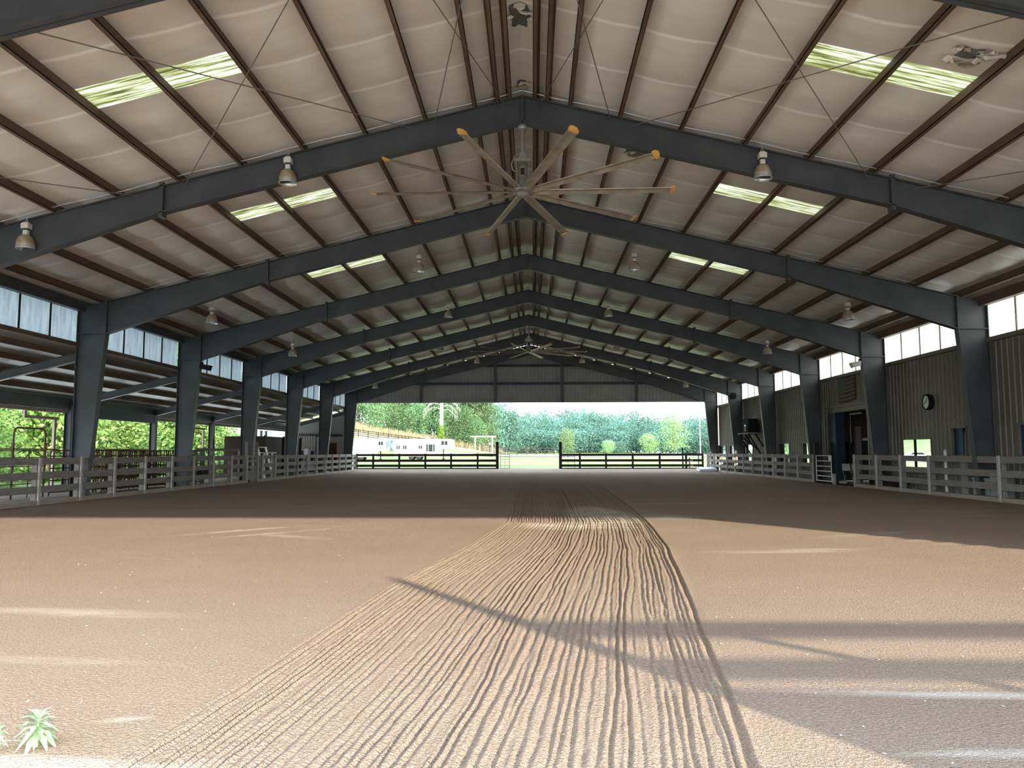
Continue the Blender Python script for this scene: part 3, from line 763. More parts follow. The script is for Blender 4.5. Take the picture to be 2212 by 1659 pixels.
# ------------------------------------------------------------------ far end fences
def end_fence(xs, x_end, label, side):
    t = thing('rail_fence', (xs[0], 65.8, .1), label, 'fence', 'dark end fences')
    for x in xs: MB().box(x-.075,x+.075,65.8,65.95,-.1,1.46).build('post', M['dark_rail'], t)
    for z in (1.23,.76,.34):
        MB().box(min(xs[0],x_end),max(xs[-1],x_end),65.72,65.8,z,z+.2).build('rail', M['dark_rail'], t)
    MB().box(x_end-.12,x_end+.12,65.7,65.94,-.1,2.42).build('gate_post', M['dark_rail'], t)
    MB().box(min(xs[0],x_end),max(xs[-1],x_end),65.75,65.8,.08,.25).build('kickboard', M['dark_rail'], t)
end_fence([-14.6,-13.2,-11.0,-8.8,-6.63,-4.4], -2.75, 'dark three-rail fence closing the far end, left of the gap', -1)
end_fence([4.15,6.33,8.55,10.79,12.98,14.35], 2.53, 'dark three-rail fence closing the far end, right of the gap', 1)
for i, (x, z, m) in enumerate(((12.75,1.9,'dark_rail'),(14.05,1.72,'galv'),(14.37,1.82,'dark_rail'),(13.3,1.08,'fence'))):
    o = MB().box(x-.05,x+.05,66.05,66.15,0.1,z).build('stake', M[m]); tag(o, ['dark tall stake behind the right end fence','pale metal stake behind the right end fence','thick dark stake at the right end fence corner','short wooden stake behind the right end fence'][i], 'stake')
for s, x0, x1, lab in ((-1,-2.5,-1.75,'small mesh gate standing open at the left side of the far gap'),(1,2.62,3.75,'wire mesh gate swung behind the right end fence')):
    t = thing('mesh_gate', (x0, 66.4, .15), lab, 'gate', 'mesh gates')
    mb = MB()
    for x in (x0, x1): mb.tube([(x,66.4,.17),(x,66.4,1.42)], .028, 8)
    for z in (.2,1.4): mb.tube([(x0,66.4,z),(x1,66.4,z)], .025, 8)
    mb.build('gate_frame', M['galv'], t)
    mb = MB()
    for z in (.45,.7,.95,1.2): mb.tube([(x0,66.4,z),(x1,66.4,z)], .014, 6)
    mb.tube([((x0+x1)/2,66.4,.2),((x0+x1)/2,66.4,1.4)], .014, 6); mb.build('mesh', M['rod'], t)
# white corrugated sheets lying at the right corner
for k in range(3):
    mb = MB(); y0 = 61.6+.08*k; x0 = 13.15+.06*k
    for i in range(12):
        a = .1*i; b = .1*(i+1)
        za = .06+.02*(i%2)+.075*k+.14*i/12; zb2 = .06+.02*((i+1)%2)+.075*k+.14*(i+1)/12
        mb.quad((x0,y0+a,za),(x0+1.25,y0+a-.25,za),(x0+1.25,y0+b-.25,zb2),(x0,y0+b,zb2)); mb.quad((x0,y0+a,za-.03),(x0,y0+b,zb2-.03),(x0+1.25,y0+b-.25,zb2-.03),(x0+1.25,y0+a-.25,za-.03))
        mb.quad((x0,y0+a,za),(x0,y0+b,zb2),(x0,y0+b,zb2-.03),(x0,y0+a,za-.03)); mb.quad((x0+1.25,y0+a-.25,za),(x0+1.25,y0+b-.25,zb2),(x0+1.25,y0+b-.25,zb2-.03),(x0+1.25,y0+a-.25,za-.03))
    tag(mb.build('corrugated_sheet', M['white']), '%s white corrugated sheet of the small stack at the far right corner' % ('bottom','middle','top')[k], 'sheet', 'white sheets at the far right corner')

# ------------------------------------------------------------------ things on the right wall
t = thing('wall_clock', (15.3, 30.15, 3.43), 'round wall clock with pale face and thick dark rim on the right wall', 'clock')
MB().lathe([(.30,.0),(.31,-.1),(.29,-.17),(.26,-.18),(.255,-.14)], (15.33,30.15,3.43), 32, 'X').build('rim', M['black'], t, True)
MB().lathe([(.26,-.145),(0,-.145)], (15.33,30.15,3.43), 32, 'X').build('face', M['clockface'], t)
MB().bar((15.17,30.15,3.43),(15.17,30.05,3.56),.01,.018).bar((15.17,30.15,3.43),(15.17,30.32,3.38),.01,.014).build('hands', M['black'], t)
# flag painted sheet
t = thing('flag', (15.28, 37.9, 4.5), 'faded striped flag with dark star field on the wall above the doorway', 'flag')
ya, yb = 38.82, 36.95
def fz(f, v):      # f 0..1 from the field side to the fly end, v 0..1 from the bottom upward
    return 3.93 + 1.22*v + .05*f*(1-f)*-3.2 + .06*f
M['stripe_pale'] = mottled('faded_pale_stripe', (.17,.14,.135), (.21,.175,.165), 6, .8)
M['stripe_red'] = mottled('faded_red_stripe', (.075,.04,.04), (.10,.055,.05), 6, .8)
for k in range(13):
    mb = MB(); f0 = .4 if k >= 6 else 0.
    for i in range(8):
        fa, fb = f0+(1-f0)*i/8, f0+(1-f0)*(i+1)/8; a = ya+(yb-ya)*fa; b = ya+(yb-ya)*fb
        mb.prism([(15.27,a,fz(fa,k/13)),(15.27,b,fz(fb,k/13)),(15.27,b,fz(fb,(k+1)/13)),(15.27,a,fz(fa,(k+1)/13))], (.03,0,0))
    mb.build('stripe', M['stripe_red'] if k % 2 == 0 else M['stripe_pale'], t)
mb = MB()
for i in range(4):
    fa, fb = .4*i/4, .4*(i+1)/4; a = ya+(yb-ya)*fa; b = ya+(yb-ya)*fb
    mb.prism([(15.27,a,fz(fa,6/13)),(15.27,b,fz(fb,6/13)),(15.27,b,fz(fb,1)),(15.27,a,fz(fa,1))], (.03,0,0))
mb.build('star_field', M['jamb'], t)
mb = MB()
for r_ in range(5):
    for c_ in range(6):
        f = .04+.064*c_; v = 6/13+.05+.1*r_; y = ya+(yb-ya)*f; z = fz(f, v); pts = []
        for q in range(10):
            a = PI/2+q*PI/5; rr = .028 if q % 2 == 0 else .012; pts.append((15.266, y+rr*math.cos(a), z+rr*math.sin(a)))
        mb.add(pts+[(15.266,y,z)], [(q,(q+1)%10,10) for q in range(10)])
mb.build('stars', M['stripe_pale'], t)
# wall platform with loudspeaker
t = thing('wall_platform', (15.0, 53, 2.8), 'dark bracketed shelf with slanting struts on the right wall', 'shelf')
MB().box(14.3,15.3,51.6,54.4,2.74,2.82).build('deck', M['fence'], t)
for y in (51.8, 54.2):
    MB().bar((14.35,y,2.74),(15.3,y,1.1),.08,.08).build('strut', M['black'], t)
    MB().bar((14.8,y,2.74),(15.3,y,1.9),.08,.08).build('strut', M['black'], t)
MB().bar((14.4,54.2,2.7),(14.9,51.8,1.75),.07,.09).bar((14.4,51.8,2.7),(14.9,54.2,1.75),.07,.09).build('cross_brace', M['black'], t)
t = thing('loudspeaker', (14.8, 53, 2.82), 'large black loudspeaker standing on the wall shelf', 'loudspeaker')
MB().box(14.5,15.15,52.35,53.7,2.825,3.75).build('cabinet', M['black'], t, bevel=.02)
MB().lathe([(.25,0),(.24,-.02),(.05,.02),(0,.0)], (14.49,53.0,3.15), 20, 'X').build('cone', M['glass_dark'], t, True)
# floodlights on the third frame's columns, small box on the sixth
for s in (-1, 1):
    t = thing('flood_light', (s*14.1, F(3)-.1, 5.3), 'small floodlight on the third column of the %s row' % ('left' if s < 0 else 'right'), 'flood light', 'column floodlights')
    c = MB().prism([(s*14.22,F(3)-.18,5.42),(s*13.78,F(3)-.18,5.34),(s*13.86,F(3)-.18,5.12),(s*14.2,F(3)-.18,5.2)], (0,.26,0)); c.build('housing', M['hub'] if s > 0 else M['black'], t)
    MB().box(min(s*14.15,s*14.32),max(s*14.15,s*14.32),F(3)-.08,F(3)-.02,5.22,5.5).build('bracket', M['black'], t)
o = MB().box(14.45,14.75,F(6)-.35,F(6)-.13,5.35,5.75).build('speaker_box', M['black']); tag(o, 'small dark speaker box high on the sixth right column', 'speaker')
# white pole and clutter behind the near right fence
o = MB().tube([(14.98,28.55,0),(14.98,28.55,1.56)],.055,10).tube([(14.98,28.55,1.56),(14.98,28.55,1.64)],.055,10,.02).build('pvc_pole', M['white']); tag(o, 'white pole standing between the near right fence and the wall', 'pole')
for i, (y0, y1, z1, lab) in enumerate(((24.95,25.75,.85,'pale grey-green board crate behind the right fence, nearer one'),(25.8,26.75,.7,'pale grey-green board crate behind the right fence, farther one'))):
    t = thing('board_crate', (15.02,(y0+y1)/2,0), lab, 'crate', 'crates behind the right fence')
    MB().box(14.9,15.2,y0,y1,0,z1-.05).build('body', M['crate'], t, bevel=.01); MB().box(14.88,15.22,y0-.02,y1+.02,z1-.05,z1).build('lid', M['crate'], t)
for i, (x, y, lab) in enumerate(((14.95,30.9,'white sheet of litter behind the right fence below the clock'),(15.0,27.9,'crumpled pale sack behind the right fence beside the white pole'))):
    mb = MB(); n = 8
    for a in range(n):
        for b in range(n):
            u, v = a/(n-1)-.5, b/(n-1)-.5; mb.v.append((x+u*.25, y+v*.7, .03+max(0,.12*(1-4*(u*u+v*v)))*(1+.5*noise.noise((u*9,v*9,i)))))
    for a in range(n-1):
        for b in range(n-1): q = a*n+b; mb.f.append((q,q+1,q+n+1,q+n))
    tag(mb.build('litter_sheet' if i == 0 else 'sack', M['white'], smooth=True), lab, 'litter' if i == 0 else 'sack')
def chair(name, x, y, lab, first=None):
    t = thing(name, (x, y, 0), lab, 'chair', 'chairs in the doorway')
    MB().prism([(x-.2,y-.2,.44),(x+.2,y-.2,.44),(x+.2,y+.18,.43),(x-.2,y+.18,.43)], (0,0,.04)).build('seat', M['black'], t)
    b = MB()
    for i in range(6):
        a0, a1 = -.5+i/6, -.5+(i+1)/6
        b.prism([(x-.19,y+.2+.03*0,.62),(x+.19,y+.2,.62),(x+.17,y+.28,.96),(x-.17,y+.28,.96)], (0,.03,0)) if i == 0 else None
    b.build('backrest', M['chairback'], t, bevel=.01)
    for sx in (-1, 1):
        MB().tube([(x+sx*.2,y-.22,0),(x+sx*.2,y+.2,.62),(x+sx*.18,y+.29,.97)], .013, 6).build('leg', M['galv'], t)
        MB().tube([(x+sx*.19,y+.26,0),(x+sx*.19,y-.16,.44)], .013, 6).build('leg', M['galv'], t)
    return t
chair('folding_chair', 15.62, 38.9, 'left of two pale-backed folding chairs in the open doorway')
chair('folding_chair', 16.09, 38.9, 'right of two pale-backed folding chairs in the open doorway')
o = MB().box(15.5,15.75,38.95,39.3,0,.0+.12).build('small_box', M['offwhite']); o.location.z = 0; o.location.x = -.12; o.location.y = .2; tag(o, 'low white box on the floor left of the folding chairs', 'box')
for i, (y0, y1, x0, x1, z1) in enumerate(((33.7,35.2,14.98,15.3,.35),(32.0,33.0,15.0,15.3,.3))):
    t = thing('low_bench', ((x0+x1)/2, (y0+y1)/2, 0), 'dark low bench behind the right fence %s' % ('next to the doorway' if i == 0 else 'under the divided window'), 'bench', 'low benches')
    MB().box(x0,x1,y0,y1,z1-.05,z1).build('seat', M['brown'], t)
    for y in (y0+.1, y1-.15): MB().box(x0+.03,x1-.03,y,y+.05,0,z1-.05).build('leg', M['brown'], t)

# ------------------------------------------------------------------ stock panels and clutter in the left aisle
def stock_panel(L, H, name='stock_panel', arch=None):
    t = thing(name, (0,0,0), '', 'livestock panel')
    mb = MB(); r = .026
    pts = [(0,0,0),(0,0,H-.15),(0,.05,H-.04),(0,.15,H),(0,L-.15,H),(0,L-.05,H-.04),(0,L,H-.15),(0,L,0)]
    mb.tube(pts, r, 8); o = mb.build('outer_pipe', M['gate_red'], t, True)
    for k in range(7): MB().tube([(0,.0,.12+(H-.12)*k/7),(0,L,.12+(H-.12)*k/7)], .024, 6).build('rail', M['gate_red'], t)
    for f in (.33,.67): MB().box(-.012,.012,L*f-.03,L*f+.03,.1,H).build('upright', M['gate_red'], t)
    return t
pan = stock_panel(2.9, 1.66); first = True
spots = [(-17.3,18.6,'nearest rust-red pipe panel in the left aisle, cut by the picture edge'),(-17.3,21.7,'rust-red pipe panel beside the arched gate, nearer side'),(-17.35,28.2,'rust-red pipe panel just beyond the arched gate')]
for (x, y, lab) in spots:
    place(pan, (x,y,0), 0, lab, 'single pipe panels in the left aisle', first); first = False
for k in range(8):
    place(pan, (-16.75-.16*k, 30.6+.25*((k*7)%5), 0), R(-1+.6*((k*5)%4)), 'rust-red pipe panel in the long stack behind the left fence, %s from the aisle edge' % ORD[k], 'stacked pipe panels')
for k in range(8):
    place(pan, (-16.7-.17*k, 33.9+.22*((k*3)%5), 0), R(-1+.5*((k*3)%4)), 'rust-red pipe panel in the farther half of the stack, %s from the aisle edge' % ORD[k], 'stacked pipe panels')
for k in range(4):
    place(pan, (-16.6-.2*k, 37.1, 0), R(1), 'pipe panel at the far end of the stack, %s from the aisle edge' % ORD[k], 'stacked pipe panels')
t = thing('arched_gate', (-17.3, 26.2, 0), 'rust-red pipe gate with a high bow arch rising above the left fence', 'gate')
A0, A1 = 24.75, 27.9
mb = MB().tube([(-17.3,26.05,0),(-17.3,26.05,2.2),(-17.3,26.1,2.36),(-17.3,26.22,2.42),(-17.3,27.6,2.42),(-17.3,27.72,2.36),(-17.3,27.78,2.2),(-17.3,27.78,0)], .032, 8)
mb.build('bow_arch', M['gate_red'], t, True)
for z in (.2,.5,.8,1.1,1.4,1.64): MB().tube([(-17.3,A0,z),(-17.3,A1,z)], .018, 6).build('rail', M['gate_red'], t)
MB().box(-17.33,-17.27,26.0,26.08,1.0,1.9).box(-17.33,-17.27,27.74,27.82,1.0,1.9).build('hinge_sleeve', M['gate_red'], t)
for y in (24.78, 26.9): MB().tube([(-17.3,y,.0),(-17.3,y,1.64)], .022, 6).build('upright', M['gate_red'], t)
for k in range(5):
    o = MB().box(-17.95+.2*k,-17.78+.2*k,30.6+.3*k,34.6+.1*k,1.665+.03*(k%2),1.70+.03*(k%2)).build('plank', M['lumber']); tag(o, 'pale plank lying on top of the stacked pipe panels, %s from the outer side' % ORD[k], 'plank', 'planks on the panel stack')
o = MB().box(-17.9,-17.4,22.6,28.5,1.67,1.72).build('plank', M['lumber']); tag(o, 'long pale plank lying across the single pipe panels', 'plank')
# pale timber bench frame between third and fourth columns
t = thing('timber_ramp', (-16.5, 41, 0), 'sloping grey timber ramp rail behind the left fence', 'ramp')
MB().bar((-16.5,36.6,1.5),(-16.5,39.4,1.72),.06,.14).build('rail', M['fence'], t); MB().bar((-16.5,39.4,1.72),(-16.5,44.5,1.72),.06,.12).build('rail', M['fence'], t)
for y in (37.2,38.6,39.4,40.6,44.4): MB().box(-16.57,-16.43,y-.06,y+.06,0,1.66).build('post', M['fence'], t)
MB().box(-16.54,-16.46,36.9,41.0,.2,.9).build('solid_panel', M['brown'], t)
# aluminium bleacher
t = thing('bleacher', (-16.2, 47, 0), 'white bleacher seat planks behind the left fence', 'bleacher')
MB().box(-16.0,-15.75,45.0,48.6,1.52,1.57).build('seat_plank', M['white'], t); MB().box(-16.4,-16.15,45.0,48.0,1.86,1.91).build('seat_plank', M['white'], t)
for y in (45.3,46.8,48.2):
    MB().bar((-15.8,y,0),(-16.3,y,1.86),.06,.1).build('support', M['galv'], t)
    MB().box(-15.92,-15.84,y-.04,y+.04,0,1.52).build('support', M['galv'], t)
o = MB().box(-16.95,-16.9,47.4,48.6,1.2,1.95).build('tan_board', M['lumber']); MB().box(-16.9,-16.85,47.5,47.6,0,1.9).box(-16.9,-16.85,48.4,48.5,0,1.9).build('leg', M['lumber'], o); tag(o, 'tan board panel standing behind the bleacher', 'board')
# dark stall
t = thing('box_stall', (-18.2, 55, 0), 'dark brown plank stall in the far left aisle', 'stall')
MB().box(-17.3,-17.22,50.5,58.5,0,2.62).build('front_wall', M['brown'], t); MB().box(-19.8,-17.3,50.5,50.58,0,2.62).build('side_wall', M['brown'], t); MB().box(-19.8,-17.3,58.42,58.5,0,2.62).build('side_wall', M['brown'], t)
for y in (50.5,54.4,58.4): MB().box(-17.22,-17.12,y,y+.12,0,2.68).build('corner_post', M['brown'], t)
# striped booth
t = thing('striped_booth', (-17.9, 62.6, 0), 'booth with pale upright bars and purple door panels in the far left aisle', 'booth')
for k in range(11): MB().box(-18.62+.135*k,-18.56+.135*k,62.5,62.56,1.85,2.88).build('bar', M['offwhite'], t)
MB().box(-18.66,-17.16,62.56,62.7,0,2.9).build('back_board', M['brown'], t)
for a in (-18.6,-17.75): 
    d = MB().box(a,a+.55,62.46,62.56,.1,1.85).build('door', M['pink'], t); MB().box(a+.22,a+.45,62.43,62.47,.9,1.7).build('door_opening', M['black'], d)
MB().box(-18.05,-17.76,62.46,62.56,.1,1.85).build('centre_post', M['offwhite'], t)
t = thing('red_rack', (-15.9, 63.2, 0), 'red metal frame rack beside the last left column', 'rack')
mb = MB()
for x in (-16.4,-15.55): mb.tube([(x,63,0),(x,63,2.35)],.035,8)
mb.build('upright', M['red'], t); MB().tube([(-16.4,63,2.35),(-15.55,63,2.35)],.035,8).tube([(-16.4,63,1.2),(-15.55,63,1.2)],.03,8).build('crossbar', M['red'], t)
MB().box(-16.36,-15.6,63.05,63.1,.2,2.3).build('panel', M['brown'], t)

# ------------------------------------------------------------------ gate beside the entrance that throws the foreground shadow
t = thing('board_gate', (4.14, 1.2, 0), 'tall-posted board gate standing open at the entrance, throwing the shadow across the near dirt', 'gate')
MB().tube([(4.14,1.2,0),(4.14,1.2,2.3),(4.14,1.2,3.12)], .14, 8, .07).build('post', M['fence'], t)
MB().box(4.14,9.6,1.18,1.22,2.02,2.25).build('rail', M['fence'], t); MB().box(4.14,9.6,1.18,1.22,1.58,1.78).build('rail', M['fence'], t)
MB().box(4.14,9.6,1.18,1.22,.05,1.50).build('solid_panel', M['fence'], t)
MB().bar((5.65,1.2,2.08),(6.2,1.2,1.45),.04,.12).build('brace', M['fence'], t)
MB().box(9.5,9.62,1.14,1.26,0,2.3).build('post', M['fence'], t)

# ------------------------------------------------------------------ foliage
def leaf_blob(mb, c, rad, n, size, rnd, shell=.35):
    for _ in range(n):
        while True:
            d = Vector((rnd.uniform(-1,1),rnd.uniform(-1,1),rnd.uniform(-1,1)))
            if .05 < d.length < 1: break
        d.normalize(); k = 1 - shell*rnd.random()**1.5
        p = Vector((c[0]+d.x*rad[0]*k, c[1]+d.y*rad[1]*k, c[2]+d.z*rad[2]*k))
        nrm = (d + Vector((rnd.uniform(-1,1),rnd.uniform(-1,1),rnd.uniform(-.4,.9)))*.5).normalized()
        a = nrm.cross(Vector((rnd.uniform(-1,1),rnd.uniform(-1,1),rnd.uniform(-1,1)))).normalized(); b = nrm.cross(a)
        s = size*rnd.uniform(.6,1.3)
        mb.quad(p-a*s-b*s*.1, p-b*s*.55+a*s*.1, p+a*s+b*s*.1, p+b*s*.55-a*s*.1)
def crown_mesh(name, mat, seed, nb, per, size, W=1., H=1., low=.12):
    """crown about 1 high and 1 wide, lumpy"""
    rnd = random.Random(seed); mb = MB()
    for i in range(nb):
        z = low + (1-low)*(i+.5)/nb*.92
        rr = .40*math.sin(PI*min(1, max(.05,(z-low+.12)/(1-low+.1))))**.6
        a = i*2.399+rnd.uniform(-.4,.4); k = rnd.uniform(.25,.75)*rr
        c = (W*k*math.cos(a), W*k*math.sin(a), H*z); q = rnd.uniform(.15,.25)
        leaf_blob(mb, c, (q*1.15,q*1.15,q*.85), per, size, rnd)
    me = bpy.data.meshes.new(name)
    me.from_pydata([tuple(v) for v in mb.v], [], mb.f); me.materials.append(mat)
    return me
CROWN = {
 'far':  [crown_mesh('far_crown', M['leaf_far_haze'], s, 22, 150, .021) for s in range(4)],
 'light':[crown_mesh('light_crown', M['leaf_light'], 10+s, 22, 150, .021) for s in range(2)],
 'hill': [crown_mesh('hill_crown', M['leaf_hill'], 20+s, 24, 220, .018) for s in range(4)],
 'near': [crown_mesh('near_crown', M['leaf_near'], 30+s, 34, 210, .021, low=.02) for s in range(3)],
}
TRUNK = None
def trunk_mesh():
    mb = MB().tube([(0,0,-.03),(.004,0,.2),(-.006,.004,.5),(0,0,.8)], .028, 8, .01)
    for k in range(5):
        a = k*1.3; mb.tube([(0,0,.3+.08*k),(.12*math.cos(a),.12*math.sin(a),.45+.08*k),(.2*math.cos(a),.2*math.sin(a),.56+.08*k)], .01, 5, .004)
    me = bpy.data.meshes.new('trunk'); me.from_pydata([tuple(v) for v in mb.v], [], mb.f); me.materials.append(M['bark']); return me
TRUNK = trunk_mesh()
def tree(kind, x, y, h, w, label, group, name='tree', seed=0, dz=-.1):
    rnd = random.Random(int(x*13+y*7+seed))
    t = thing(name, (x, y, T(x,y)+dz), label, 'tree' if 'shrub' not in name else 'shrub', group, rnd.uniform(0, 6.28))
    c = bpy.data.objects.new('crown', rnd.choice(CROWN[kind])); COL.objects.link(c); c.parent = t; c.scale = (w, w, h)
    k = bpy.data.objects.new('trunk', TRUNK); COL.objects.link(k); k.parent = t; k.scale = (h*.9, h*.9, h)
    return t
def pxX(px, Y): return .217 + (px-1150)*Y/1692.
rnd = random.Random(3)
# trees on the hill at the left of the far opening
hl = [(772,166,14,10),(800,172,17,11),(836,170,16,11),(868,176,18,12),(898,172,17,10),(925,178,19,11),(962,180,19,12),(985,174,17,11),(1012,170,18,12),(1036,167,16,10),(1048,172,14,8),(946,176,19,11),(958,172,17,9),(812,158,8,7),(850,160,7,6),(905,161,8,7),(880,160,6,6),(975,158,8,8),(1005,156,8,8),(1030,155,6,6),(750,175,17,12)]
for i, (px, Y, h, w) in enumerate(hl):
    big = h > 10
    tree('hill', pxX(px,Y), Y, h, w, ('tall mixed tree behind the tan hill grass, left part of the far opening' if big else 'low bushy tree at the foot of the wood above the trailers'), 'tall trees on the hill' if big else 'low trees on the hill')
# middle clump
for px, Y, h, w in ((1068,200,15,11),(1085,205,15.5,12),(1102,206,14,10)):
    tree('far', pxX(px,Y), Y, h-3., w, 'haze-tinted blue-green tree of the clump right of the tall hill wood', 'middle clump of trees')
# far wood across the right half
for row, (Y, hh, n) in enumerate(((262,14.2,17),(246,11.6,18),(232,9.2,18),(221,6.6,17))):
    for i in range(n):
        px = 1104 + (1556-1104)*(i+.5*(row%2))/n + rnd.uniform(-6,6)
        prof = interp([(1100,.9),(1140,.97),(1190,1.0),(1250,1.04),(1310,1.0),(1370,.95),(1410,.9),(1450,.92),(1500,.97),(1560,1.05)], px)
        tree('far', pxX(px,Y), Y, hh*prof*rnd.uniform(.92,1.06), rnd.uniform(9.5,13), 'haze-tinted blue-green tree in row %d of the far wood beyond the meadow' % (row+1) if False else
             ['haze-tinted blue-green tree on the skyline of the far wood','haze-tinted blue-green tree in the upper middle of the far wood','haze-tinted blue-green tree in the lower middle of the far wood','haze-tinted blue-green tree along the front edge of the far wood'][row],
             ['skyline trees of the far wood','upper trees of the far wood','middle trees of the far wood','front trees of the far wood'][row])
tree('light', pxX(1452,208), 208, 10.2, 9.5, 'pale yellow-green tree standing before the far wood at the right', None)
tree('light', pxX(1225,210), 210, 6.5, 6, 'round pale bush just right of the right gate post', None, 'shrub')
tree('light', pxX(1312,205), 205, 3.4, 5, 'low bright yellow-green bush above the right end fence', None, 'shrub')
tree('far', pxX(1338,208), 208, 3.2, 6, 'low haze-tinted blue-green bush beside the bright yellow-green one', None, 'shrub')
tree('light', pxX(1400,207), 207, 5.2, 7, 'pale low tree in front of the far wood, left of the yellow-green tree', None)
# slender bare pole at the right
o = MB().tube([(pxX(1509,120),120,T(20,120)),(pxX(1508,120),120,T(20,120)+8.6)],.09,8,.05).build('utility_pole', M['galv']); tag(o, 'slender pale pole in front of the far wood at the right', 'pole')
# leafy trees beside the open left aisle
k = 0
for (x, y, h, w) in ((-27,30,8.5,8.5),(-29,37,9.5,9),(-27.5,44,9,8.5),(-30,50,10,9.5),(-28,57,9,9),(-29,64,10,9),(-33,33,12,10),(-35,44,13,11),(-35,56,13,11),(-34,68,13,11),(-25.6,35,4.2,6),(-25.4,49,4.,6),(-26,61,4.2,6),(-39,78,14,12),(-28.5,72,9,9),(-25.2,59.6,6.4,6.2)):
    tree('near', x, y, h, w, ['bright green leafy tree close beside the open left aisle','taller bright green tree in the back row beside the left aisle','low bright green bush under the trees at the left aisle'][0 if 8 <= h < 11 else (1 if h >= 11 else 2)], ['leafy trees at the left aisle','back row trees at the left aisle','bushes at the left aisle'][0 if 8 <= h < 11 else (1 if h >= 11 else 2)])
# trees seen through the right windows
for (x, y, h, w) in ((78,140,9,9),(88,150,10,10),(60,190,12,11),(102,197,7,7)):
    tree('hill', x, y, h, w, 'dark green tree on the slope outside the right windows', 'trees outside the right windows')

# dead tree with ivy
X0, Y0 = pxX(952,151), 151; Z0 = T(X0, Y0)-.2
t = thing('dead_tree', (X0, Y0, Z0), 'tall bleached dead tree with drooping bare limbs and an ivy-clad foot', 'tree')
MB().tube([(X0,Y0,Z0),(X0+.05,Y0,Z0+4),(X0+.1,Y0,Z0+9),(X0+.2,Y0,Z0+15)], .44, 12, .25).build('trunk', M['deadwood'], t, True)
rd = random.Random(9)
for i in range(16):
    s = -1 if i % 2 else 1; z = Z0+6.6+.42*i; L = rd.uniform(2.6,4.4); p = []
    dr = rd.uniform(-.6,.6)
    for q in range(7):
        f = q/6; p.append((X0+s*L*f*(1-.12*f), Y0+dr*f-.3, z+1.6*f*(1-f)*1.4-1.7*f**3*rd.uniform(.8,1.2)))
    br = MB().tube(p, .085, 6, .02)
    for q in (3,4,5):
        a = p[q]; br.tube([a,(a[0]+s*.5,a[1],a[2]-.5),(a[0]+s*.6,a[1],a[2]-1.3)], .05, 5, .02)
    br.build('limb', M['deadwood'], t, True)
mb = MB(); rd = random.Random(4)
for i in range(9): leaf_blob(mb, (X0,Y0-.25,Z0+.3+.42*i), (.85-.03*i,.8,.55), 150, .17, rd)
mb.build('ivy', M['ivy'], t)
# tan hill grass (tall blades)
mb = MB(); rd = random.Random(6); g = 0
while g < 9000:
    x = rd.uniform(-48,-6); y = rd.uniform(146,163)
    if y < 150.5 + .25*(x+48)*.3: continue
    z = T(x,y); h = rd.uniform(.7,1.6)*(1 if x < -9 else .7); a = rd.uniform(0,PI); w = .09; dx, dy = w*math.cos(a), w*math.sin(a); l = rd.uniform(-.3,.3)
    mb.add([(x-dx,y-dy,z-.05),(x+dx,y+dy,z-.05),(x+l,y,z+h)], [(0,1,2)]); g += 1
me_o = mb.build('hay_grass', M['tall_grass']); tag(me_o, 'tall tan grass covering the hillside below the wood', 'grass', None, 'stuff')
struct(terrain('ground', -90, -4, 144, 172, 4, M['hillgrass'], .0))
# board fence climbing the hillside
def hill_fence(p0, p1, n, label, rails=4, h=1.3):
    P = [(p0[0]+(p1[0]-p0[0])*i/n, p0[1]+(p1[1]-p0[1])*i/n) for i in range(n+1)]
    t = thing('paddock_fence', (P[0][0],P[0][1],T(*P[0])), label, 'fence')
    for (x, y) in P: MB().box(x-.07,x+.07,y-.07,y+.07,T(x,y)-.1,T(x,y)+h+.08).build('post', M['dark_rail'], t)
    for k in range(rails):
        z = .25+(h-.3)*k/(rails-1)
        mb = MB()
        for (xa, ya), (xb, yb) in zip(P, P[1:]): mb.bar((xa,ya-.08,T(xa,ya)+z),(xb,yb-.08,T(xb,yb)+z),.03,.13)
        mb.build('rail', M['dark_rail'], t)
hill_fence((-38,146), (-15,143), 12, 'dark four-rail paddock fence running down the hillside above the trailers')
hill_fence((-9.5,150), (-5.0,150), 3, 'short dark paddock fence left of the far gate post', 4)
hill_fence((-4.6,151), (4.5,156), 5, 'brown paddock fence across the meadow seen through the gap', 3)
# timber arch
XA, XB, YA = pxX(1026,128), pxX(1063,128), 128
t = thing('log_arch', ((XA+XB)/2, YA, T(XA,YA)), 'pale log gateway arch on two posts beyond the trailers', 'gateway')
for x in (XA, XB): MB().tube([(x,YA,T(x,YA)-.1),(x,YA,4.0)], .13, 10).build('post', M['lumber'], t, True)
MB().tube([(XA-.75,YA,4.08),(XB+.75,YA,4.08)], .15, 10).build('crossbeam', M['lumber'], t, True)
MB().lathe([(0,-.06),(.36,-.05),(.36,.05),(0,.06)], (XB+.82,YA,4.25), 16, 'X').build('end_disc', M['black'], t)

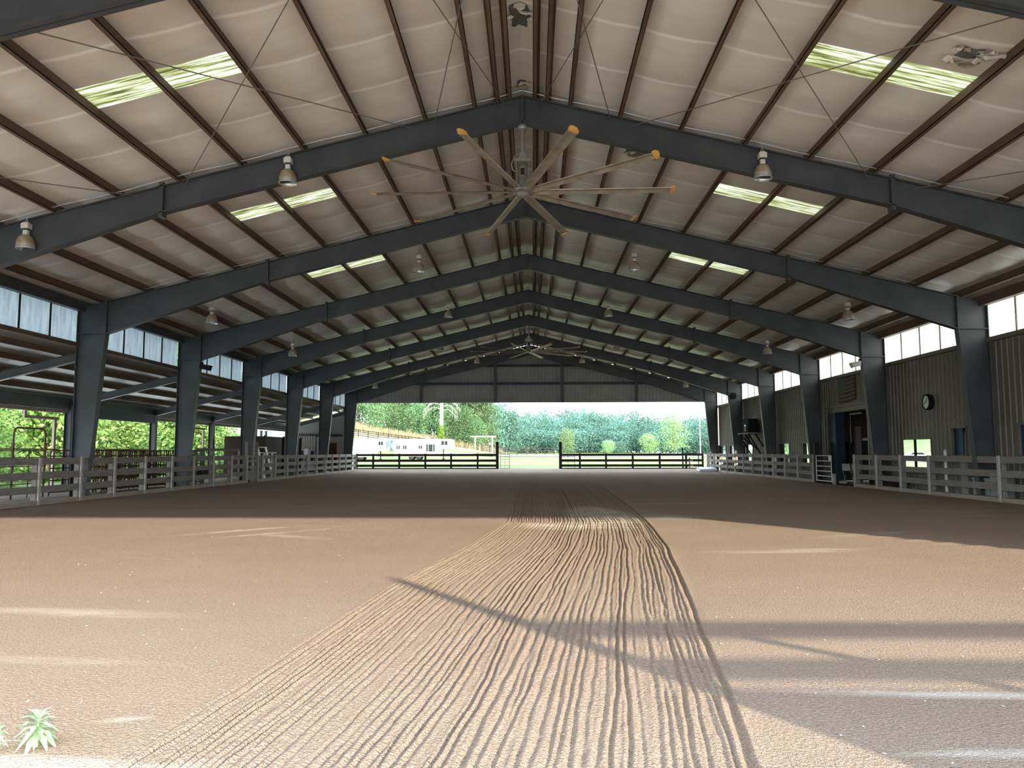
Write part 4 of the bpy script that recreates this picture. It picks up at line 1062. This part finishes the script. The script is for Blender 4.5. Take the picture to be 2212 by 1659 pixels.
# ------------------------------------------------------------------ trailers
def trailer(px0, px1, pxn, Y, z0, z1, label, wins, graphic=None, nose_dz=.75):
    x0, x1, xn = pxX(px0,Y), pxX(px1,Y), pxX(pxn,Y); g = T((x0+x1)/2, Y)
    t = thing('horse_trailer', ((x0+x1)/2, Y+1.1, g), label, 'trailer', 'white horse trailers')
    b = MB().prism([(x0,Y,g+z0),(x1,Y,g+z0),(x1,Y,g+z0+nose_dz),(xn,Y,g+z0+nose_dz+.15),(xn,Y,g+z1-.05),(xn-.15,Y,g+z1),(x0+.15,Y,g+z1),(x0,Y,g+z1-.15)], (0,2.3,0))
    b.build('body', M['white'], t, bevel=.05)
    MB().box(x0+.3,xn-.4,Y+.2,Y+2.1,g+z1,g+z1+.06).build('roof_cap', M['offwhite'], t)
    for (pa, pb, za, zb) in wins:
        xa, xb = pxX(pa,Y), pxX(pb,Y); MB().box(xa,xb,Y-.03,Y+.02,g+za,g+zb).build('window', M['glass_dark'], t)
    xm = x0+(x1-x0)*.45
    for dx in (-.5,.5):
        mb = MB(); n = 18
        for yy in (Y+.05, Y+2.0):
            pr = [(.0,-.1),(.36,-.1),(.38,-.06),(.38,.06),(.36,.1),(0,.1)]
            vs = []; 
            for (r_, o_) in pr:
                for q in range(n): vs.append((xm+dx+r_*math.cos(2*PI*q/n), yy+.1+o_, g+.38+r_*math.sin(2*PI*q/n)))
            fs = [(i*n+q, i*n+(q+1)%n, (i+1)*n+(q+1)%n, (i+1)*n+q) for i in range(len(pr)-1) for q in range(n)]
            mb.add(vs, fs)
        mb.build('wheel', M['tyre'], t, True)
    MB().box(xm-1.,xm+1.,Y-.06,Y+.1,g+.72,g+.84).build('fender', M['galv'], t)
    MB().bar((x1+.35,Y+1.15,g+z0+nose_dz+.1),(x1+.35,Y+1.15,g+.15),.12,.12).build('coupler_leg', M['black'], t)
    MB().bar((x1+.35,Y+1.0,g+.1),(x1+.35,Y+1.3,g+.1),.3,.2).build('jack_foot', M['black'], t)
    if graphic:
        for (pa, pb, za, zb) in graphic:
            MB().box(pxX(pa,Y),pxX(pb,Y),Y-.025,Y+.02,g+za,g+zb).build('blue_stripe', M['blue_graphic'], t)
    return t
trailer(735, 812, 848, 104, .45, 2.85, 'white gooseneck horse trailer with blue graphics on its nose, left one', [(816.5,820.8,2.0,2.5),(821.6,826.5,2.0,2.5)],
        [(833.5,835.8,1.6,2.6),(836.6,838.4,1.6,2.6),(839.4,841.,1.6,2.6),(842,848,2.35,2.65),(842,844.2,1.5,2.35),(842,848,1.3,1.6)])
trailer(851, 950, 978, 107, .45, 2.75, 'long white living-quarters trailer with a row of dark windows, right one',
        [(855.5,858.8,1.45,1.95),(859.8,863.2,1.45,1.95),(869.5,872.8,1.45,1.95),(873.8,877.4,1.45,1.95),(903.5,906.8,1.5,1.95),(907.8,911.4,1.5,1.95),(919.8,923.6,1.1,2.1),(924.8,934.2,1.1,2.1),(935,938.6,1.1,2.1),(952.5,958.8,2.0,2.55),(959.8,966,2.0,2.55)], None, .95)
t = thing('roof_vent', (pxX(921,107), 108, T(-13,107)+2.8), 'white roof vent box on top of the right trailer', 'vent')
MB().box(pxX(918,107),pxX(926,107),107.4,108.4,T(-13,107)+2.81,T(-13,107)+3.05).build('cover', M['white'], t, bevel=.04)

# white car on the slope outside the divided window
def car(x, y, label):
    z = T(x, y); t = thing('car', (x, y, z), label, 'car')
    b = MB().prism([(x-2.2,y-.85,z+.35),(x+2.2,y-.85,z+.35),(x+2.25,y-.85,z+.8),(x+1.2,y-.85,z+.95),(x+.6,y-.85,z+1.45),(x-1.2,y-.85,z+1.48),(x-2.0,y-.85,z+.98),(x-2.25,y-.85,z+.85)], (0,1.7,0)); b.build('body', M['white'], t, bevel=.06)
    MB().prism([(x+1.05,y-.87,z+.98),(x+.52,y-.87,z+1.38),(x-1.1,y-.87,z+1.4),(x-1.75,y-.87,z+.98)], (0,1.74,0)).build('side_window', M['glass_dark'], t)
    for dx in (-1.4,1.4):
        mb = MB().lathe([(0,-.1),(.33,-.1),(.33,.1),(0,.1)], (0,0,0), 16)
        mb.v = [(x+dx+v[0], y-.8+v[2], z+.33+v[1]) for v in mb.v]; mb.build('wheel', M['tyre'], t)
    MB().box(x+2.2,x+2.28,y-.8,y-.5,z+.6,z+.75).build('tail_light', M['red'], t)
car(72.6, 150, 'white car on the slope outside, framed in the divided window')
car(78.2, 153, 'second white car just right of the one in the divided window')

# ------------------------------------------------------------------ foreground plant, dry grass and chips
def spurge(x, y, h, n, L, label):
    t = thing('spurge_plant', (x, y, 0), label, 'plant', None)
    MB().tube([(x,y,-.02),(x+.005,y,h*.5),(x,y,h)], .008, 6, .005).build('stem', M['spurge'], t)
    rd = random.Random(n)
    for i in range(n):
        f = i/n; a = i*2.4; z = h*(.45+.55*f); el = -.55+1.5*f**2.2; l = L*(1.1-.5*f); ca, sa = math.cos(a), math.sin(a)
        d = Vector((ca*math.cos(el), sa*math.cos(el), math.sin(el))); u = Vector((-sa, ca, 0)); w = l*.13; p = Vector((x,y,z)); dn = Vector((0,0,-1))
        m1 = p+d*l*.5+Vector((0,0,.012)); e = p+d*l-Vector((0,0,l*.12))
        MB().add([p-u*w*.3, p+u*w*.3, m1+u*w, m1-u*w, e, m1+Vector((0,0,-.006))], [(0,1,5),(1,2,5),(0,5,3),(5,2,4),(3,5,4)]).build('leaf', M['spurge'], t)
spurge(-2.44, 4.27, .15, 40, .14, 'green spiky-leaved weed at the bottom left corner of the dirt')
spurge(-2.60, 4.2, .13, 16, .06, 'small yellow-green weed left of the larger spiky weed')
mb = MB(); rd = random.Random(8)
for i in range(26):
    x, y = rd.uniform(-3.1,-2.5), rd.uniform(3.8,4.15); a = rd.uniform(-.4,1.0); L = rd.uniform(.12,.4); z = rd.uniform(.03,.2)
    mb.tube([(x,y,0),(x+L*.5*math.cos(a),y+L*.25*math.sin(a),z),(x+L*math.cos(a),y+L*.5*math.sin(a),z*.55+.01)], .0028, 4, .001)
tag(mb.build('dry_grass', M['straw']), 'loose dry straw blades at the bottom left corner', 'grass', None, 'stuff')
mb = MB(); rd = random.Random(12)
for i in range(330):
    y = 3.9+ 16*rd.random()**2.2; x = rd.uniform(-1,1)*(y*.66+.3)
    if interp(XL,y)-.1 < x < interp(XR,y)+.1 and rd.random() < .7: continue
    s = rd.uniform(.002,.007); a = rd.uniform(0,PI); ca, sa = math.cos(a), math.sin(a)
    mb.add([(x-ca*s*2,y-sa*s*2,.004),(x+sa*s,y-ca*s,.004),(x+ca*s*2,y+sa*s*2,.006),(x-sa*s,y+ca*s,.006),(x,y,.004+s)], [(0,1,4),(1,2,4),(2,3,4),(3,0,4),(0,3,2,1)])
tag(mb.build('wood_chips', M['straw']), 'pale wood chips and crumbs scattered over the dirt', 'wood chips', None, 'stuff')

# ------------------------------------------------------------------ light
sd = Vector((-10.16, 15.55, -5.6)).normalized()
sun = bpy.data.lights.new('sun', 'SUN'); sun.energy = 15.; sun.angle = R(.9); sun.color = (1., .89, .71)
so = bpy.data.objects.new('sun', sun); COL.objects.link(so); so.rotation_euler = sd.to_track_quat('-Z', 'Y').to_euler()
w = bpy.data.worlds.new('sky'); SC.world = w; w.use_nodes = True; nt = w.node_tree; nt.nodes.clear()
def wn_(t, **kw):
    n = nt.nodes.new(t)
    for k_, v in kw.items():
        if k_ in n.inputs.keys(): n.inputs[k_].default_value = v
        else: setattr(n, k_, v)
    return n
tc = wn_('ShaderNodeTexCoord'); sp = wn_('ShaderNodeSeparateXYZ'); nt.links.new(tc.outputs['Generated'], sp.inputs[0])
rp = wn_('ShaderNodeValToRGB'); e = rp.color_ramp.elements
e[0].position = 0.; e[0].color = (.80,.91,1.0,1); e[1].position = .75; e[1].color = (.40,.58,.92,1)
k2 = rp.color_ramp.elements.new(.2); k2.color = (.70,.85,1.0,1)
nt.links.new(sp.outputs['Z'], rp.inputs['Fac'])
mp = wn_('ShaderNodeMapping'); mp.inputs['Scale'].default_value = (2,2,5); nt.links.new(tc.outputs['Generated'], mp.inputs['Vector'])
nz = wn_('ShaderNodeTexNoise', Scale=1.6, Detail=6., Roughness=.6); nt.links.new(mp.outputs[0], nz.inputs['Vector'])
cr = wn_('ShaderNodeValToRGB'); cr.color_ramp.elements[0].position = .42; cr.color_ramp.elements[1].position = .62; nt.links.new(nz.outputs['Fac'], cr.inputs['Fac'])
mx = wn_('ShaderNodeMix', data_type='RGBA'); nt.links.new(cr.outputs['Color'], mx.inputs[0]); nt.links.new(rp.outputs['Color'], mx.inputs[6]); mx.inputs[7].default_value = (.92,.96,1.0,1)
bg = wn_('ShaderNodeBackground', Strength=8.6); nt.links.new(mx.outputs[2], bg.inputs['Color'])
ow = wn_('ShaderNodeOutputWorld'); nt.links.new(bg.outputs[0], ow.inputs['Surface'])

# ------------------------------------------------------------------ camera (from the fit to the photograph)
f_px, yaw, pit, rol = 1691.9, .0262, .08675, -.0017
cy, sy, cp, sp_, cr_, sr_ = math.cos(yaw), math.sin(yaw), math.cos(pit), math.sin(pit), math.cos(rol), math.sin(rol)
fw = Vector((-sy*cp, cy*cp, sp_)); r0 = Vector((cy, sy, 0)); u0 = r0.cross(fw)
r2 = r0*cr_ + u0*sr_; u2 = u0*cr_ - r0*sr_
cam = bpy.data.cameras.new('camera'); cam.sensor_width = 36; cam.lens = 36*f_px/2212; cam.clip_end = 2000; cam.clip_start = .05
co = bpy.data.objects.new('camera', cam); COL.objects.link(co)
co.matrix_world = Matrix(((r2.x,u2.x,-fw.x,.217),(r2.y,u2.y,-fw.y,0),(r2.z,u2.z,-fw.z,1.5636),(0,0,0,1)))
SC.camera = co
SC.view_settings.view_transform = 'Standard'; SC.view_settings.look = 'None'; SC.view_settings.gamma = 1; SC.view_settings.use_curve_mapping = False
SC.view_settings.exposure = -.42
cyc = SC.cycles
cyc.max_bounces = 7; cyc.diffuse_bounces = 5; cyc.glossy_bounces = 2; cyc.transmission_bounces = 4; cyc.transparent_max_bounces = 4; cyc.caustics_reflective = False; cyc.caustics_refractive = False; cyc.use_adaptive_sampling = True; cyc.adaptive_threshold = .06; cyc.use_denoising = True
